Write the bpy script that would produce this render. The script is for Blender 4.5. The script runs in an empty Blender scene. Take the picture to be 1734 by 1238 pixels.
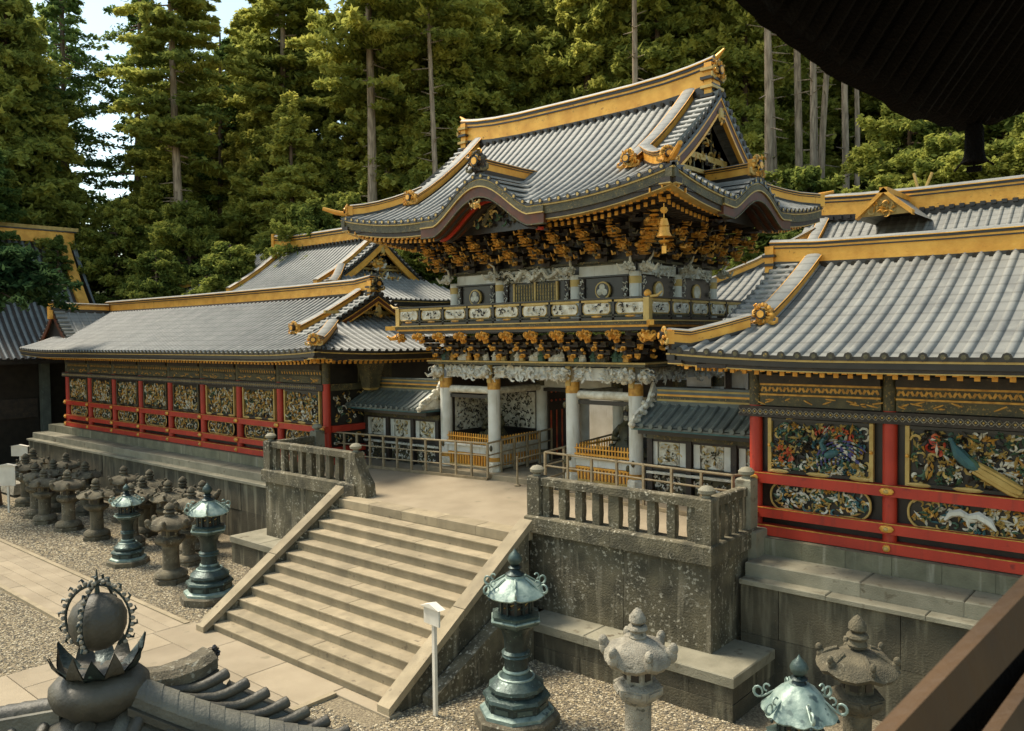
import bpy, math, random
import numpy as np
from mathutils import Vector, Matrix, Euler
PI = math.pi
R = random.Random(7)
sc = bpy.context.scene
COL = sc.collection

# ------------------------------------------------------------------ camera
CP = Vector((14.095, -17.038, 4.14)); FPX = 1384.1
_y, _p, _r = math.radians(40.961), math.radians(-2.029), math.radians(-0.708)
FW = Vector((-math.sin(_y)*math.cos(_p), math.cos(_y)*math.cos(_p), math.sin(_p)))
_rt = Vector((math.cos(_y), math.sin(_y), 0)); _up = _rt.cross(FW)
RT = _rt*math.cos(_r) + _up*math.sin(_r); UP = RT.cross(FW)
cd = bpy.data.cameras.new('camera'); cam = bpy.data.objects.new('camera', cd); COL.objects.link(cam)
rot = Matrix((RT, UP, -FW)).transposed().to_4x4()
cam.matrix_world = Matrix.Translation(CP) @ rot
cd.sensor_width = 36; cd.lens = 36*FPX/1734; cd.clip_start = .05; cd.clip_end = 900
cd.dof.use_dof = True; cd.dof.focus_distance = 19; cd.dof.aperture_fstop = 5.6
sc.camera = cam
def at(px, py, depth):
    return CP + (FW + RT*((px-867)/FPX) + UP*((619-py)/FPX))*depth

# ------------------------------------------------------------------ light
SUN_EL, SUN_AZ = math.radians(57), math.radians(256)   # azimuth measured clockwise from +Y
w = bpy.data.worlds.new('World'); sc.world = w; w.use_nodes = True
nt = w.node_tree; bgn = nt.nodes['Background']
sk = nt.nodes.new('ShaderNodeTexSky'); sk.sky_type = 'NISHITA'; sk.sun_disc = False
sk.sun_elevation = SUN_EL; sk.sun_rotation = SUN_AZ; sk.dust_density = 1.2; sk.ozone_density = 1.6; sk.air_density = 1.0
hz = nt.nodes.new('ShaderNodeMix'); hz.data_type = 'RGBA'; hz.blend_type = 'MULTIPLY'; hz.inputs[0].default_value = 1; hz.inputs[7].default_value = (1.0, .94, .74, 1)   # warm tint multiplied into the whole sky colour to warm its fill light
nt.links.new(sk.outputs[0], hz.inputs[6]); nt.links.new(hz.outputs[2], bgn.inputs[0]); bgn.inputs[1].default_value = .15
sd = bpy.data.lights.new('sun', 'SUN'); sd.energy = 2.7; sd.angle = math.radians(14); sd.color = (1, .92, .77)
so = bpy.data.objects.new('sun', sd); COL.objects.link(so)
sdir = Vector((math.sin(SUN_AZ)*math.cos(SUN_EL), math.cos(SUN_AZ)*math.cos(SUN_EL), math.sin(SUN_EL)))
so.rotation_euler = sdir.to_track_quat('Z', 'Y').to_euler()
so.location = (0, -20, 40)
sc.view_settings.view_transform = 'Standard'; sc.view_settings.look = 'None'
sc.view_settings.exposure = 1.05; sc.view_settings.gamma = 1

# ------------------------------------------------------------------ materials
def mk(name, c1, c2=None, scale=2., rough=.7, metal=0., bump=0., bscale=25., spots=None, sscale=8., sthr=.62, streak=None, spec=.5, detail=6, stretch=(1, 1, 1), ov=0, bands=0):
    m = bpy.data.materials.new(name); m.use_nodes = True; n = m.node_tree; L = n.links
    b = n.nodes['Principled BSDF']; b.inputs['Roughness'].default_value = rough; b.inputs['Metallic'].default_value = metal
    b.inputs['Specular IOR Level'].default_value = spec
    geo = n.nodes.new('ShaderNodeNewGeometry'); mp = n.nodes.new('ShaderNodeMapping'); mp.inputs['Scale'].default_value = stretch
    L.new(geo.outputs['Position'], mp.inputs[0]); P = mp.outputs[0]
    def noise(s, d=detail):
        t = n.nodes.new('ShaderNodeTexNoise'); t.inputs['Scale'].default_value = s; t.inputs['Detail'].default_value = d
        L.new(P, t.inputs['Vector']); return t.outputs[0]
    def ramp(o, lo, hi):
        r = n.nodes.new('ShaderNodeMapRange'); r.inputs[1].default_value = lo; r.inputs[2].default_value = hi; L.new(o, r.inputs[0]); return r.outputs[0]
    def mix(f, a, c):
        x = n.nodes.new('ShaderNodeMix'); x.data_type = 'RGBA'; L.new(f, x.inputs[0])
        if isinstance(a, tuple): x.inputs[6].default_value = a+(1,)
        else: L.new(a, x.inputs[6])
        x.inputs[7].default_value = c+(1,); return x.outputs[2]
    cur = c1
    if c2: cur = mix(ramp(noise(scale), .35, .65), c1, c2)
    if streak:
        col, sc_, lo, hi = streak
        mp2 = n.nodes.new('ShaderNodeMapping'); mp2.inputs['Scale'].default_value = (1, 1, .12); L.new(geo.outputs['Position'], mp2.inputs[0])
        t = n.nodes.new('ShaderNodeTexNoise'); t.inputs['Scale'].default_value = sc_; t.inputs['Detail'].default_value = 5; L.new(mp2.outputs[0], t.inputs['Vector'])
        cur = mix(ramp(t.outputs[0], lo, hi), cur, col)
    if spots:
        mm = n.nodes.new('ShaderNodeMath'); mm.operation = 'MULTIPLY'; L.new(ramp(noise(sscale, 4), sthr-.03, sthr+.06), mm.inputs[0]); L.new(ramp(noise(sscale*.12, 2), .40, .60), mm.inputs[1]); cur = mix(mm.outputs[0], cur, spots)
    if bands:
        wv = n.nodes.new('ShaderNodeTexWave'); wv.wave_type = 'BANDS'; wv.bands_direction = 'Z'; wv.inputs['Scale'].default_value = bands; wv.inputs['Distortion'].default_value = .35; wv.inputs['Detail'].default_value = 1
        L.new(geo.outputs['Position'], wv.inputs['Vector']); q = n.nodes.new('ShaderNodeMath'); q.operation = 'MULTIPLY'; q.inputs[1].default_value = .42; L.new(ramp(wv.outputs['Fac'], .12, .02), q.inputs[0]); cur = mix(q.outputs[0], cur, (.07, .065, .05))
    if ov and not isinstance(cur, tuple):
        oi = n.nodes.new('ShaderNodeObjectInfo'); mr = n.nodes.new('ShaderNodeMapRange'); mr.inputs[3].default_value = 1-ov; mr.inputs[4].default_value = 1+ov; L.new(oi.outputs['Random'], mr.inputs[0])
        vm = n.nodes.new('ShaderNodeVectorMath'); vm.operation = 'SCALE'; L.new(cur, vm.inputs[0]); L.new(mr.outputs[0], vm.inputs['Scale']); cur = vm.outputs[0]
    if isinstance(cur, tuple): b.inputs['Base Color'].default_value = cur+(1,)
    else: L.new(cur, b.inputs['Base Color'])
    if bump:
        bp = n.nodes.new('ShaderNodeBump'); bp.inputs['Strength'].default_value = bump; bp.inputs['Distance'].default_value = .03
        L.new(noise(bscale), bp.inputs['Height']); L.new(bp.outputs[0], b.inputs['Normal'])
    return m
TILE = mk('roof_tile', (.225, .22, .19), (.165, .162, .142), 1.3, .55, bump=.15, bscale=40, streak=((.255, .248, .21), 5, .5, .75), spots=(.15, .14, .115), sscale=5, sthr=.69, ov=0.09, bands=1.9)
TILED = mk('roof_tile_dark', (.17, .18, .17), (.12, .13, .125), 3, .5, bump=.2)
TILEG = mk('bronze_tile', (.12, .135, .11), (.075, .085, .072), 3, .5, bump=.2, spots=(.19, .23, .19), sscale=6, sthr=.64, ov=0.1)
GOLD = mk('gold_leaf', (.84, .43, .07), (.66, .30, .04), 3, .42, .3, bump=.25, bscale=18, spots=(.30, .14, .03), sscale=9, sthr=.67)
GOLDP = mk('pale_gold', (.55, .38, .12), (.42, .27, .07), 4, .5, .2, bump=.2)
OCH = mk('ochre_carving', (.64, .34, .06), (.38, .18, .03), 9, .5, .25)
BLK = mk('black_lacquer', (.016, .013, .010), (.03, .024, .017), 3, .35)
DKW = mk('dark_wood', (.045, .030, .018), (.022, .016, .011), 4, .6, bump=.2, spots=(.13, .08, .02), sscale=22, sthr=.66)
OLV = mk('olive_painted_wood', (.10, .085, .035), (.045, .04, .02), 5, .6, bump=.3, spots=(.32, .20, .05), sscale=24, sthr=.60)
BRN = mk('red_brown_board', (.13, .030, .006), (.06, .022, .006), 3, .5)
RED = mk('vermilion', (.50, .040, .014), (.40, .030, .012), 2, .55, bump=.1, spots=(.22, .02, .012), sscale=6, sthr=.68, streak=((.27, .03, .015), 8, .55, .8))
WHT = mk('white_gofun', (.68, .66, .57), (.56, .53, .43), 2.5, .7, bump=.15, streak=((.40, .36, .27), 9, .58, .75))
WHC = mk('white_carving', (.74, .69, .55), (.48, .42, .29), 7, .7, bump=.3)
GRN = mk('green_paint', (.07, .13, .06), (.04, .08, .05), 6, .6)
TEA = mk('teal_paint', (.05, .14, .13), (.03, .08, .09), 6, .6)
BLU = mk('blue_violet_paint', (.12, .09, .24), (.06, .07, .16), 6, .6)
ORR = mk('orange_red_paint', (.55, .12, .03), (.42, .05, .02), 6, .6)
STL = mk('pale_paving_stone', (.34, .27, .175), (.275, .215, .135), 1.2, .85, bump=.35, bscale=60, spots=(.24, .195, .12), sscale=3, sthr=.66, ov=0.1)
STP = mk('pale_step_stone', (.36, .285, .175), (.265, .21, .125), 2.2, .85, bump=.4, bscale=50, spots=(.17, .13, .08), sscale=7, sthr=.66, streak=((.26, .205, .125), 3, .52, .70), ov=0.12)
STM = mk('ledge_stone', (.29, .26, .18), (.20, .18, .12), 2, .85, bump=.4, bscale=40, spots=(.12, .095, .055), sscale=5, sthr=.62, ov=0.14)
STB = mk('weathered_stone', (.15, .125, .072), (.065, .056, .033), 2.2, .9, bump=.9, bscale=26, streak=((.29, .245, .16), 5, .54, .72), spots=(.46, .41, .30), sscale=15, sthr=.60, ov=0.12)
STD = mk('dark_retaining_stone', (.105, .088, .052), (.052, .046, .028), 1.6, .9, bump=.6, bscale=30, streak=((.20, .175, .11), 5, .52, .70), spots=(.20, .17, .11), sscale=20, sthr=.68, ov=0.22)
STG = mk('base_stone', (.215, .195, .12), (.14, .13, .08), 2.5, .9, bump=.5, bscale=30, streak=((.34, .31, .22), 6, .58, .75), ov=0.16)
LAN = mk('lantern_stone', (.17, .14, .085), (.09, .073, .044), 5, .9, bump=.8, bscale=40, spots=(.33, .30, .22), sscale=16, sthr=.62, ov=0.15)
LAND = mk('mossy_lantern_stone', (.14, .115, .068), (.07, .06, .036), 5, .9, bump=.9, bscale=40, spots=(.24, .21, .14), sscale=18, sthr=.63, ov=0.15)
LANW = mk('pale_lantern_stone', (.36, .32, .24), (.22, .195, .145), 6, .9, bump=.8, bscale=40, spots=(.10, .09, .06), sscale=14, sthr=.60)
VER = mk('verdigris_bronze', (.33, .40, .33), (.17, .235, .20), 7, .5, .2, bump=.2, spots=(.06, .09, .085), sscale=9, sthr=.60)
BRZ = mk('dark_bronze', (.035, .052, .047), (.020, .030, .028), 6, .42, .4, bump=.3, spots=(.13, .20, .17), sscale=16, sthr=.66)
BRM = mk('mid_bronze', (.075, .11, .092), (.038, .057, .05), 6, .45, .3, bump=.3, spots=(.24, .32, .27), sscale=12, sthr=.63)
WDP = mk('pale_fence_wood', (.37, .28, .155), (.25, .185, .10), 6, .8, bump=.3, ov=0.12)
WDB = mk('brown_railing_paint', (.085, .040, .008), (.055, .026, .006), 5, .7, bump=.3, stretch=(1, 1, .3))
SGN = mk('whitewashed_board', (.72, .66, .54), (.62, .56, .45), 4, .8)
BARK = mk('bark', (.20, .13, .08), (.08, .055, .035), 8, .95, bump=1., bscale=12, stretch=(1, 1, .15))
BARKP = mk('pale_bark', (.46, .34, .23), (.20, .145, .095), 9, .95, bump=1., bscale=12, stretch=(1, 1, .15))
FIN = mk('finial_grey', (.085, .074, .050), (.05, .044, .031), 4, .55, .1, bump=.35)
FINT = mk('pavilion_tile', (.15, .138, .10), (.095, .088, .066), 3, .55, bump=.4, bscale=30, ov=0.14)
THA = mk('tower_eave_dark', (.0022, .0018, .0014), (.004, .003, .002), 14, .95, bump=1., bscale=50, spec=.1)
GRV = mk('gravel', (.30, .24, .145), (.13, .10, .06), 26, .95, bump=1., bscale=34, spots=(.44, .38, .28), sscale=18, sthr=.62, detail=3)
HIL = mk('forest_floor', (.09, .10, .03), (.05, .06, .02), .4, 1., bump=1., bscale=3)

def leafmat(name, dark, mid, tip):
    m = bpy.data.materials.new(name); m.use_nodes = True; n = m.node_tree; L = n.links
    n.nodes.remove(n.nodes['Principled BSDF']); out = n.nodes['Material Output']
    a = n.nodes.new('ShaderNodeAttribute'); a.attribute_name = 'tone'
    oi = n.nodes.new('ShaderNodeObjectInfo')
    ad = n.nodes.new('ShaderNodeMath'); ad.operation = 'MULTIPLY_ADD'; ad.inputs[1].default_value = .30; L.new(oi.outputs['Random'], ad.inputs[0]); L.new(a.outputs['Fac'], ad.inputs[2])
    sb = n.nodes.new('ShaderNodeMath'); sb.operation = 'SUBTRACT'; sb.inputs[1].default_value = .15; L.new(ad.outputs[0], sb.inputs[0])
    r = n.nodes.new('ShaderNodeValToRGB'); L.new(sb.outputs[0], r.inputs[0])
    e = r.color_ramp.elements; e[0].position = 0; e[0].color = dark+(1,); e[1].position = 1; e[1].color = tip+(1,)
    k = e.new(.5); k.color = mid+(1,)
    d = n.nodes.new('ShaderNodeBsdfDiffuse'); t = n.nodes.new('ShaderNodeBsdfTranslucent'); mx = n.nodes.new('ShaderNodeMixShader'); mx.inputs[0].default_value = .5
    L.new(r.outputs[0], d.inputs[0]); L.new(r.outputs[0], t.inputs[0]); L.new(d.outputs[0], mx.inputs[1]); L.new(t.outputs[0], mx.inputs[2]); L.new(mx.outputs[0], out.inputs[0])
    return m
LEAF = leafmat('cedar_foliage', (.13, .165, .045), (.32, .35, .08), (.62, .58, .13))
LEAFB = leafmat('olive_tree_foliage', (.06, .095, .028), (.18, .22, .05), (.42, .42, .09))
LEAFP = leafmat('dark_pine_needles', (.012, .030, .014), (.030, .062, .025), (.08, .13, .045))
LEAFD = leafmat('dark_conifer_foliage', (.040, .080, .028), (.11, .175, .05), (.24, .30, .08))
MATS = [TILE, GOLD, BLK, DKW, RED, WHT, WHC, OCH, GRN, TEA, BLU, ORR, GOLDP, OLV, BRN, TILED, TILEG, STL, STM, STB]
(iT, iG, iK, iD, iR, iW, iC, iO, iN, iE, iB, iX, iP, iV, iU, iTD, iTG, iSL, iSM, iSB) = range(20)

# ------------------------------------------------------------------ mesh builder
class MB:
    def __init__(s): s.v = []; s.f = []; s.m = []; s.T = None
    def add(s, vs, fs, m=0):
        o = len(s.v)
        if s.T is not None: vs = [tuple(s.T @ Vector(p)) for p in vs]
        s.v.extend(vs); s.f.extend([tuple(i+o for i in f) for f in fs]); s.m.extend([m]*len(fs))
    def box(s, x0, x1, y0, y1, z0, z1, m=0, tx=0, ty=0):
        s.add([(x0, y0, z0), (x1, y0, z0), (x1, y1, z0), (x0, y1, z0), (x0+tx, y0+ty, z1), (x1-tx, y0+ty, z1), (x1-tx, y1-ty, z1), (x0+tx, y1-ty, z1)],
              [(3, 2, 1, 0), (4, 5, 6, 7), (0, 1, 5, 4), (1, 2, 6, 5), (2, 3, 7, 6), (3, 0, 4, 7)], m)
    def bbox(s, x0, x1, y0, y1, z0, z1, m=0, b=.02):        # box with chamfered top edge
        s.box(x0, x1, y0, y1, z0, z1-b, m); s.v = s.v; s.box(x0, x1, y0, y1, z1-b, z1, m, b, b)
    def cen(s, c, d, m=0, rz=0, ry=0, rx=0):
        M = Matrix.Translation(c) @ Euler((rx, ry, rz)).to_matrix().to_4x4()
        vs = [tuple(M @ Vector((d[0]/2*a, d[1]/2*b, d[2]/2*e))) for e in (-1, 1) for a, b in ((-1, -1), (1, -1), (1, 1), (-1, 1))]
        s.add(vs, [(3, 2, 1, 0), (4, 5, 6, 7), (0, 1, 5, 4), (1, 2, 6, 5), (2, 3, 7, 6), (3, 0, 4, 7)], m)
    def tube(s, pts, r, n=6, m=0, cap=True):
        P = [Vector(p) for p in pts]; k = len(P)
        rr = r if isinstance(r, (list, tuple)) else [r]*k
        vs = []; prev = None
        for i in range(k):
            t = (P[min(i+1, k-1)]-P[max(i-1, 0)]).normalized()
            a = prev if prev is not None else (Vector((0, 0, 1)) if abs(t.z) < .9 else Vector((1, 0, 0)))
            b = t.cross(a).normalized(); a2 = b.cross(t).normalized(); prev = a2
            for j in range(n):
                an = 2*PI*j/n; vs.append(tuple(P[i]+(a2*math.cos(an)+b*math.sin(an))*rr[i]))
        fs = [(i*n+j, i*n+(j+1) % n, (i+1)*n+(j+1) % n, (i+1)*n+j) for i in range(k-1) for j in range(n)]
        if cap: fs += [tuple(range(n))[::-1], tuple(range((k-1)*n, k*n))]
        s.add(vs, fs, m)
    def sweep(s, pts, prof, m=0, closed=True, lat=None, caps=True):      # prof = (sideways, up) pairs
        P = [Vector(p) for p in pts]; k = len(P); n = len(prof); vs = []
        for i in range(k):
            t = P[min(i+1, k-1)]-P[max(i-1, 0)]; t.z = 0
            l = Vector(lat) if lat else Vector((t.y, -t.x, 0)).normalized()
            for u, h in prof: vs.append(tuple(P[i]+l*u+Vector((0, 0, h))))
        rng = n if closed else n-1
        fs = [(i*n+j, (i+1)*n+j, (i+1)*n+(j+1) % n, i*n+(j+1) % n) for i in range(k-1) for j in range(rng)]
        if caps and closed: fs += [tuple(range(n)), tuple(range((k-1)*n, k*n))[::-1]]
        s.add(vs, fs, m)
    def rect(s, pts, u0, u1, z0, z1, m=0, lat=None): s.sweep(pts, [(u0, z0), (u0, z1), (u1, z1), (u1, z0)], m, True, lat)
    def lathe(s, prof, n=12, m=0, c=(0, 0, 0), a0=0, rm=None, zm=None, cap=True):
        vs = []
        for r, z in prof:
            for j in range(n):
                a = a0+2*PI*j/n; q = rm(a, r, z) if rm else 1; d = zm(a, r, z) if zm else 0
                vs.append((c[0]+r*q*math.cos(a), c[1]+r*q*math.sin(a), c[2]+z+d))
        k = len(prof)
        fs = [(i*n+j, i*n+(j+1) % n, (i+1)*n+(j+1) % n, (i+1)*n+j) for i in range(k-1) for j in range(n)]
        if cap: fs += [tuple(range(n))[::-1], tuple(range((k-1)*n, k*n))]
        s.add(vs, fs, m)
    def ell(s, c, d, m=0, n=8, k=5, rx=0, ry=0, rz=0):
        M = Matrix.Translation(c) @ Euler((rx, ry, rz)).to_matrix().to_4x4(); vs = []
        for i in range(1, k):
            ph = PI*i/k
            for j in range(n):
                a = 2*PI*j/n; vs.append(tuple(M @ Vector((d[0]*math.sin(ph)*math.cos(a), d[1]*math.sin(ph)*math.sin(a), -d[2]*math.cos(ph)))))
        vs += [tuple(M @ Vector((0, 0, -d[2]))), tuple(M @ Vector((0, 0, d[2])))]
        fs = [(i*n+j, i*n+(j+1) % n, (i+1)*n+(j+1) % n, (i+1)*n+j) for i in range(k-2) for j in range(n)]
        b = (k-1)*n; fs += [(b, (j+1) % n, j) for j in range(n)]+[(b+1, (k-2)*n+j, (k-2)*n+(j+1) % n) for j in range(n)]
        s.add(vs, fs, m)
    def octa(s, c, d, m=0, ry=0):
        M = Matrix.Translation(c) @ Matrix.Rotation(ry, 4, 'Y')
        vs = [tuple(M @ Vector(p)) for p in ((d[0], 0, 0), (0, 0, d[2]), (-d[0], 0, 0), (0, 0, -d[2]), (0, -d[1], 0), (0, d[1], 0))]
        s.add(vs, [(0, 1, 4), (1, 2, 4), (2, 3, 4), (3, 0, 4)], m)
    def grid(s, rows, m=0, flip=False):
        n = len(rows[0]); vs = [tuple(p) for r in rows for p in r]
        fs = []
        for i in range(len(rows)-1):
            for j in range(n-1):
                q = (i*n+j, (i+1)*n+j, (i+1)*n+j+1, i*n+j+1); fs.append(q[::-1] if flip else q)
        s.add(vs, fs, m)
    def mesh(s, name, mats=None, smooth=35):
        me = bpy.data.meshes.new(name); me.from_pydata([tuple(p) for p in s.v], [], s.f)
        mats = mats or MATS; used = sorted(set(s.m)); mp = {u: i for i, u in enumerate(used)}
        for u in used: me.materials.append(mats[u])
        me.polygons.foreach_set('material_index', [mp[i] for i in s.m])
        if smooth:
            me.polygons.foreach_set('use_smooth', [True]*len(s.f)); me.set_sharp_from_angle(angle=math.radians(smooth))
        me.update(); return me
    def build(s, name, mats=None, parent=None, smooth=35, **kw):
        o_ = root_loc(parent) if parent else Vector((0, 0, 0))
        if parent: s.v = [(p[0]-o_.x, p[1]-o_.y, p[2]-o_.z) for p in s.v]
        if mats is not None and not isinstance(mats, list): mats = [mats]*40
        return link(name, s.mesh(name, mats, smooth), parent, **kw)
def root_loc(o):
    while o.parent: o = o.parent
    return o.location
def link(name, me, parent=None, loc=None, kind=None, label=None, cat=None, group=None):
    o = bpy.data.objects.new(name, me); COL.objects.link(o)
    if parent: o.parent = parent
    if loc is not None: o.location = loc
    if kind: o['kind'] = kind
    if label: o['label'] = label
    if cat: o['category'] = cat
    if group: o['group'] = group
    return o
def thing(name, label, cat, loc=(0, 0, 0), rz=0, group=None):
    o = link(name, None, None, loc, None, label, cat, group); o.rotation_euler.z = rz; return o
def dup(o, parent=None, loc=None, rz=None, label=None, scale=None, group=None):
    c = o.copy(); COL.objects.link(c); c.parent = parent
    if loc is not None: c.location = loc
    if rz is not None: c.rotation_euler.z = rz
    if label: c['label'] = label
    if group: c['group'] = group
    if scale: c.scale = scale
    for ch in list(o.children): dup(ch, c)
    return c
def one(name, mats, parent, fn, **kw):
    b = MB(); fn(b); return b.build(name, mats, parent, **kw)

# relief carving: scrolls, leaves and blossoms standing proud of a plane facing -y
def carve(b, x0, x1, z0, z1, y, n, pal, s=.1, dep=.07, rg=None, inside=None):
    rg = rg or R
    for i in range(n):
        x = rg.uniform(x0, x1); z = rg.uniform(z0, z1)
        if inside and not inside(x, z): continue
        m = rg.choice(pal); q = rg.random(); yy = y-rg.uniform(.2, 1)*dep
        if q < .5:
            r = s*rg.uniform(.3, .75); a0 = rg.uniform(0, 2*PI); sp = rg.uniform(2.5, 4.8)*rg.choice((-1, 1))
            pts = [(x+r*(1-.12*k)*math.cos(a0+sp*k/6), yy+.01*k, z+r*(1-.12*k)*math.sin(a0+sp*k/6)) for k in range(7)]
            b.tube(pts, [s*.10, s*.15, s*.17, s*.16, s*.14, s*.11, s*.06], 3, m, False)
        elif q < .85:
            b.octa((x, yy, z), (s*rg.uniform(.35, .75), dep*.5, s*.17), m, rg.uniform(0, PI))
        else:
            for k in range(5):
                a = 2*PI*k/5+rg.random(); b.octa((x+s*.25*math.cos(a), yy, z+s*.25*math.sin(a)), (s*.22, dep*.4, s*.16), m, -a)
            b.octa((x, yy-dep*.3, z), (s*.1, dep*.3, s*.1), rg.choice(pal))

def blob(b, c, s, n, pal, rg=None):          # carved head or crest: a lump of scrolls and knobs
    rg = rg or R
    b.ell(c, (s[0]*.6, s[1]*.6, s[2]*.6), pal[0], 7, 5)
    for i in range(n):
        v = Vector((rg.gauss(0, 1), rg.gauss(0, 1), rg.gauss(0, 1))).normalized()
        p = Vector((c[0]+v.x*s[0]*.72, c[1]+v.y*s[1]*.72, c[2]+v.z*s[2]*.72)); q = rg.uniform(.14, .32)
        if i % 3: b.ell(p, (s[0]*q, s[1]*q, s[2]*q*.8), rg.choice(pal), 5, 4, rg.random()*3, rg.random()*3)
        else:
            r = .25*s[0]; b.tube([(p.x+r*math.cos(t*.9), p.y-.02*t, p.z+r*math.sin(t*.9)) for t in range(6)], [r*.3, r*.3, r*.26, r*.22, r*.16, r*.08], 4, rg.choice(pal))

# ------------------------------------------------------------------ curved tiled roofs
class Roof:
    """hip-and-gable roof, ridge along x; front eave at y=cy-W. ov = verge overhang past the gable walls g0,g1"""
    def __init__(s, a0, a1, cy, W, g0, g1, ze, rise, lift=.3, ov=.4, lin=.66, kara=None, skara=None):
        s.a0, s.a1, s.cy, s.W, s.g0, s.g1, s.ze, s.rise, s.lift, s.ov, s.lin, s.kara, s.skara = a0, a1, cy, W, g0, g1, ze, rise, lift, ov, lin, kara, skara
    def pr(s, t): t = max(0, min(1, t)); return s.rise*(s.lin*t+(1-s.lin)*t*t)
    def lf(s, dx, dy):
        k = .8*s.W; ex = max(0, 1-dx/k); ey = max(0, 1-dy/k); return s.lift*(ex*ey)**2
    def F(s, x, y):                  # front/back slopes
        dx = min(x-s.a0, s.a1-x); dy = s.W-abs(y-s.cy); z = s.ze+s.pr(dy/s.W)+s.lf(max(dx, 0), dy)
        if s.kara and y < s.cy:
            c, h, H = s.kara; u = abs(x-c)/h
            if u < 1: z = max(z, s.ze-.03+H*(.5+.5*math.cos(PI*u))**.85)
        return z
    def S(s, x, y):                  # hip-end slopes
        dx = min(x-s.a0, s.a1-x); dy = s.W-abs(y-s.cy); z = s.ze+s.pr(dx/s.W)+s.lf(dx, max(dy, 0))
        if s.skara:
            c, h, H = s.skara; u = abs(y-c)/h
            if u < 1: z = max(z, s.ze-.03+H*(.5+.5*math.cos(PI*u))**.85)
        return z
    def frow(s, x, side=-1, n=16):
        dx = min(x-s.a0, s.a1-x); top = s.W if s.g0-s.ov <= x <= s.g1+s.ov else min(dx, s.W)
        return [Vector((x, s.cy+side*(s.W-top*(k/n)**1.15), s.F(x, s.cy+side*(s.W-top*(k/n)**1.15)))) for k in range(n+1)]
    def srow(s, y, side=1, n=14):
        dy = s.W-abs(y-s.cy); e = s.a1 if side > 0 else s.a0; g = s.g1 if side > 0 else s.g0
        ln = min(abs(e-g), dy); 
        return [Vector((e-side*ln*(k/n)**1.1, y, s.S(e-side*ln*(k/n)**1.1, y))) for k in range(n+1)]
    def eave(s, side='f', n=60, ins=0.):
        if side in 'fb':
            sg = -1 if side == 'f' else 1; y = s.cy+sg*(s.W-ins)
            return [Vector((x, s.cy+sg*(s.W-ins), s.F(x, s.cy+sg*s.W))) for x in (s.a0+ins+(s.a1-s.a0-2*ins)*k/n for k in range(n+1))]
        sg = 1 if side == 'r' else -1; x0 = s.a1 if sg > 0 else s.a0
        return [Vector((x0-sg*ins, y, s.S(x0, y))) for y in (s.cy-s.W+ins+(2*s.W-2*ins)*k/n for k in range(n+1))]
def halfprof(r, n=5, up=.0):
    return [(r*math.cos(PI*k/(n-1)), r*math.sin(PI*k/(n-1))+up) for k in range(n)]
def roof_build(rf, root, mat=iT, sp=.27, rr=.068, rows=('f',), stuff=False, mats=MATS, thick=.05, nf=None):
    # skin
    b = MB(); nx = nf or max(24, int((rf.a1-rf.a0)/.3))
    xs = sorted(set([rf.a0+(rf.a1-rf.a0)*k/nx for k in range(nx+1)]+[rf.g0-rf.ov, rf.g0-rf.ov-.003, rf.g1+rf.ov, rf.g1+rf.ov+.003])); xs = [x for x in xs if rf.a0 <= x <= rf.a1]
    for sd_, fl in ((-1, False), (1, True)):
        b.grid([rf.frow(x, sd_) for x in xs], mat, fl)
    ys = [rf.cy-rf.W+2*rf.W*k/28 for k in range(29)]
    for sd_, fl in ((1, False), (-1, True)): b.grid([rf.srow(y, sd_) for y in ys], mat, fl)
    roof = b.build('roof_surface', None, root, 40)
    acc = MB() if stuff else None
    def row(pts, lat):
        b = acc or MB()
        if (pts[0]-pts[-1]).length < .12: return
        b.sweep(pts, halfprof(rr, 5), mat, False, lat)
        p = pts[0]; d = (pts[0]-pts[1]); d.z = 0; d.normalize(); l = Vector(lat)
        ds = [tuple(p+d*.012+l*(rr*1.05*math.cos(a))+Vector((0, 0, rr*1.05*math.sin(a)+.0))) for a in (2*PI*q/8 for q in range(8))]
        b.add(ds, [tuple(range(8))], iK if mat == iT else mat)
        ds2 = [tuple(p+d*.02+l*(rr*.6*math.cos(a))+Vector((0, 0, rr*.6*math.sin(a)))) for a in (2*PI*q/6 for q in range(6))]
        b.add(ds2, [tuple(range(6))], iV if rr > .069 else iP)
        if not acc: b.build('tile_row', None, root, 50)
    for w_ in rows:
        if w_ in 'fb':
            n = int((rf.a1-rf.a0)/sp); o = ((rf.a1-rf.a0)-n*sp)/2
            for k in range(n+1):
                x = rf.a0+o+k*sp
                row(rf.frow(x, -1 if w_ == 'f' else 1), (1, 0, 0))
        else:
            n = int(2*rf.W/sp); o = (2*rf.W-n*sp)/2
            for k in range(n+1): row(rf.srow(rf.cy-rf.W+o+k*sp, 1 if w_ == 'r' else -1), (0, 1, 0))
    if acc: acc.build('tile_rows', None, root, 50, kind='stuff')
    return roof
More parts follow.
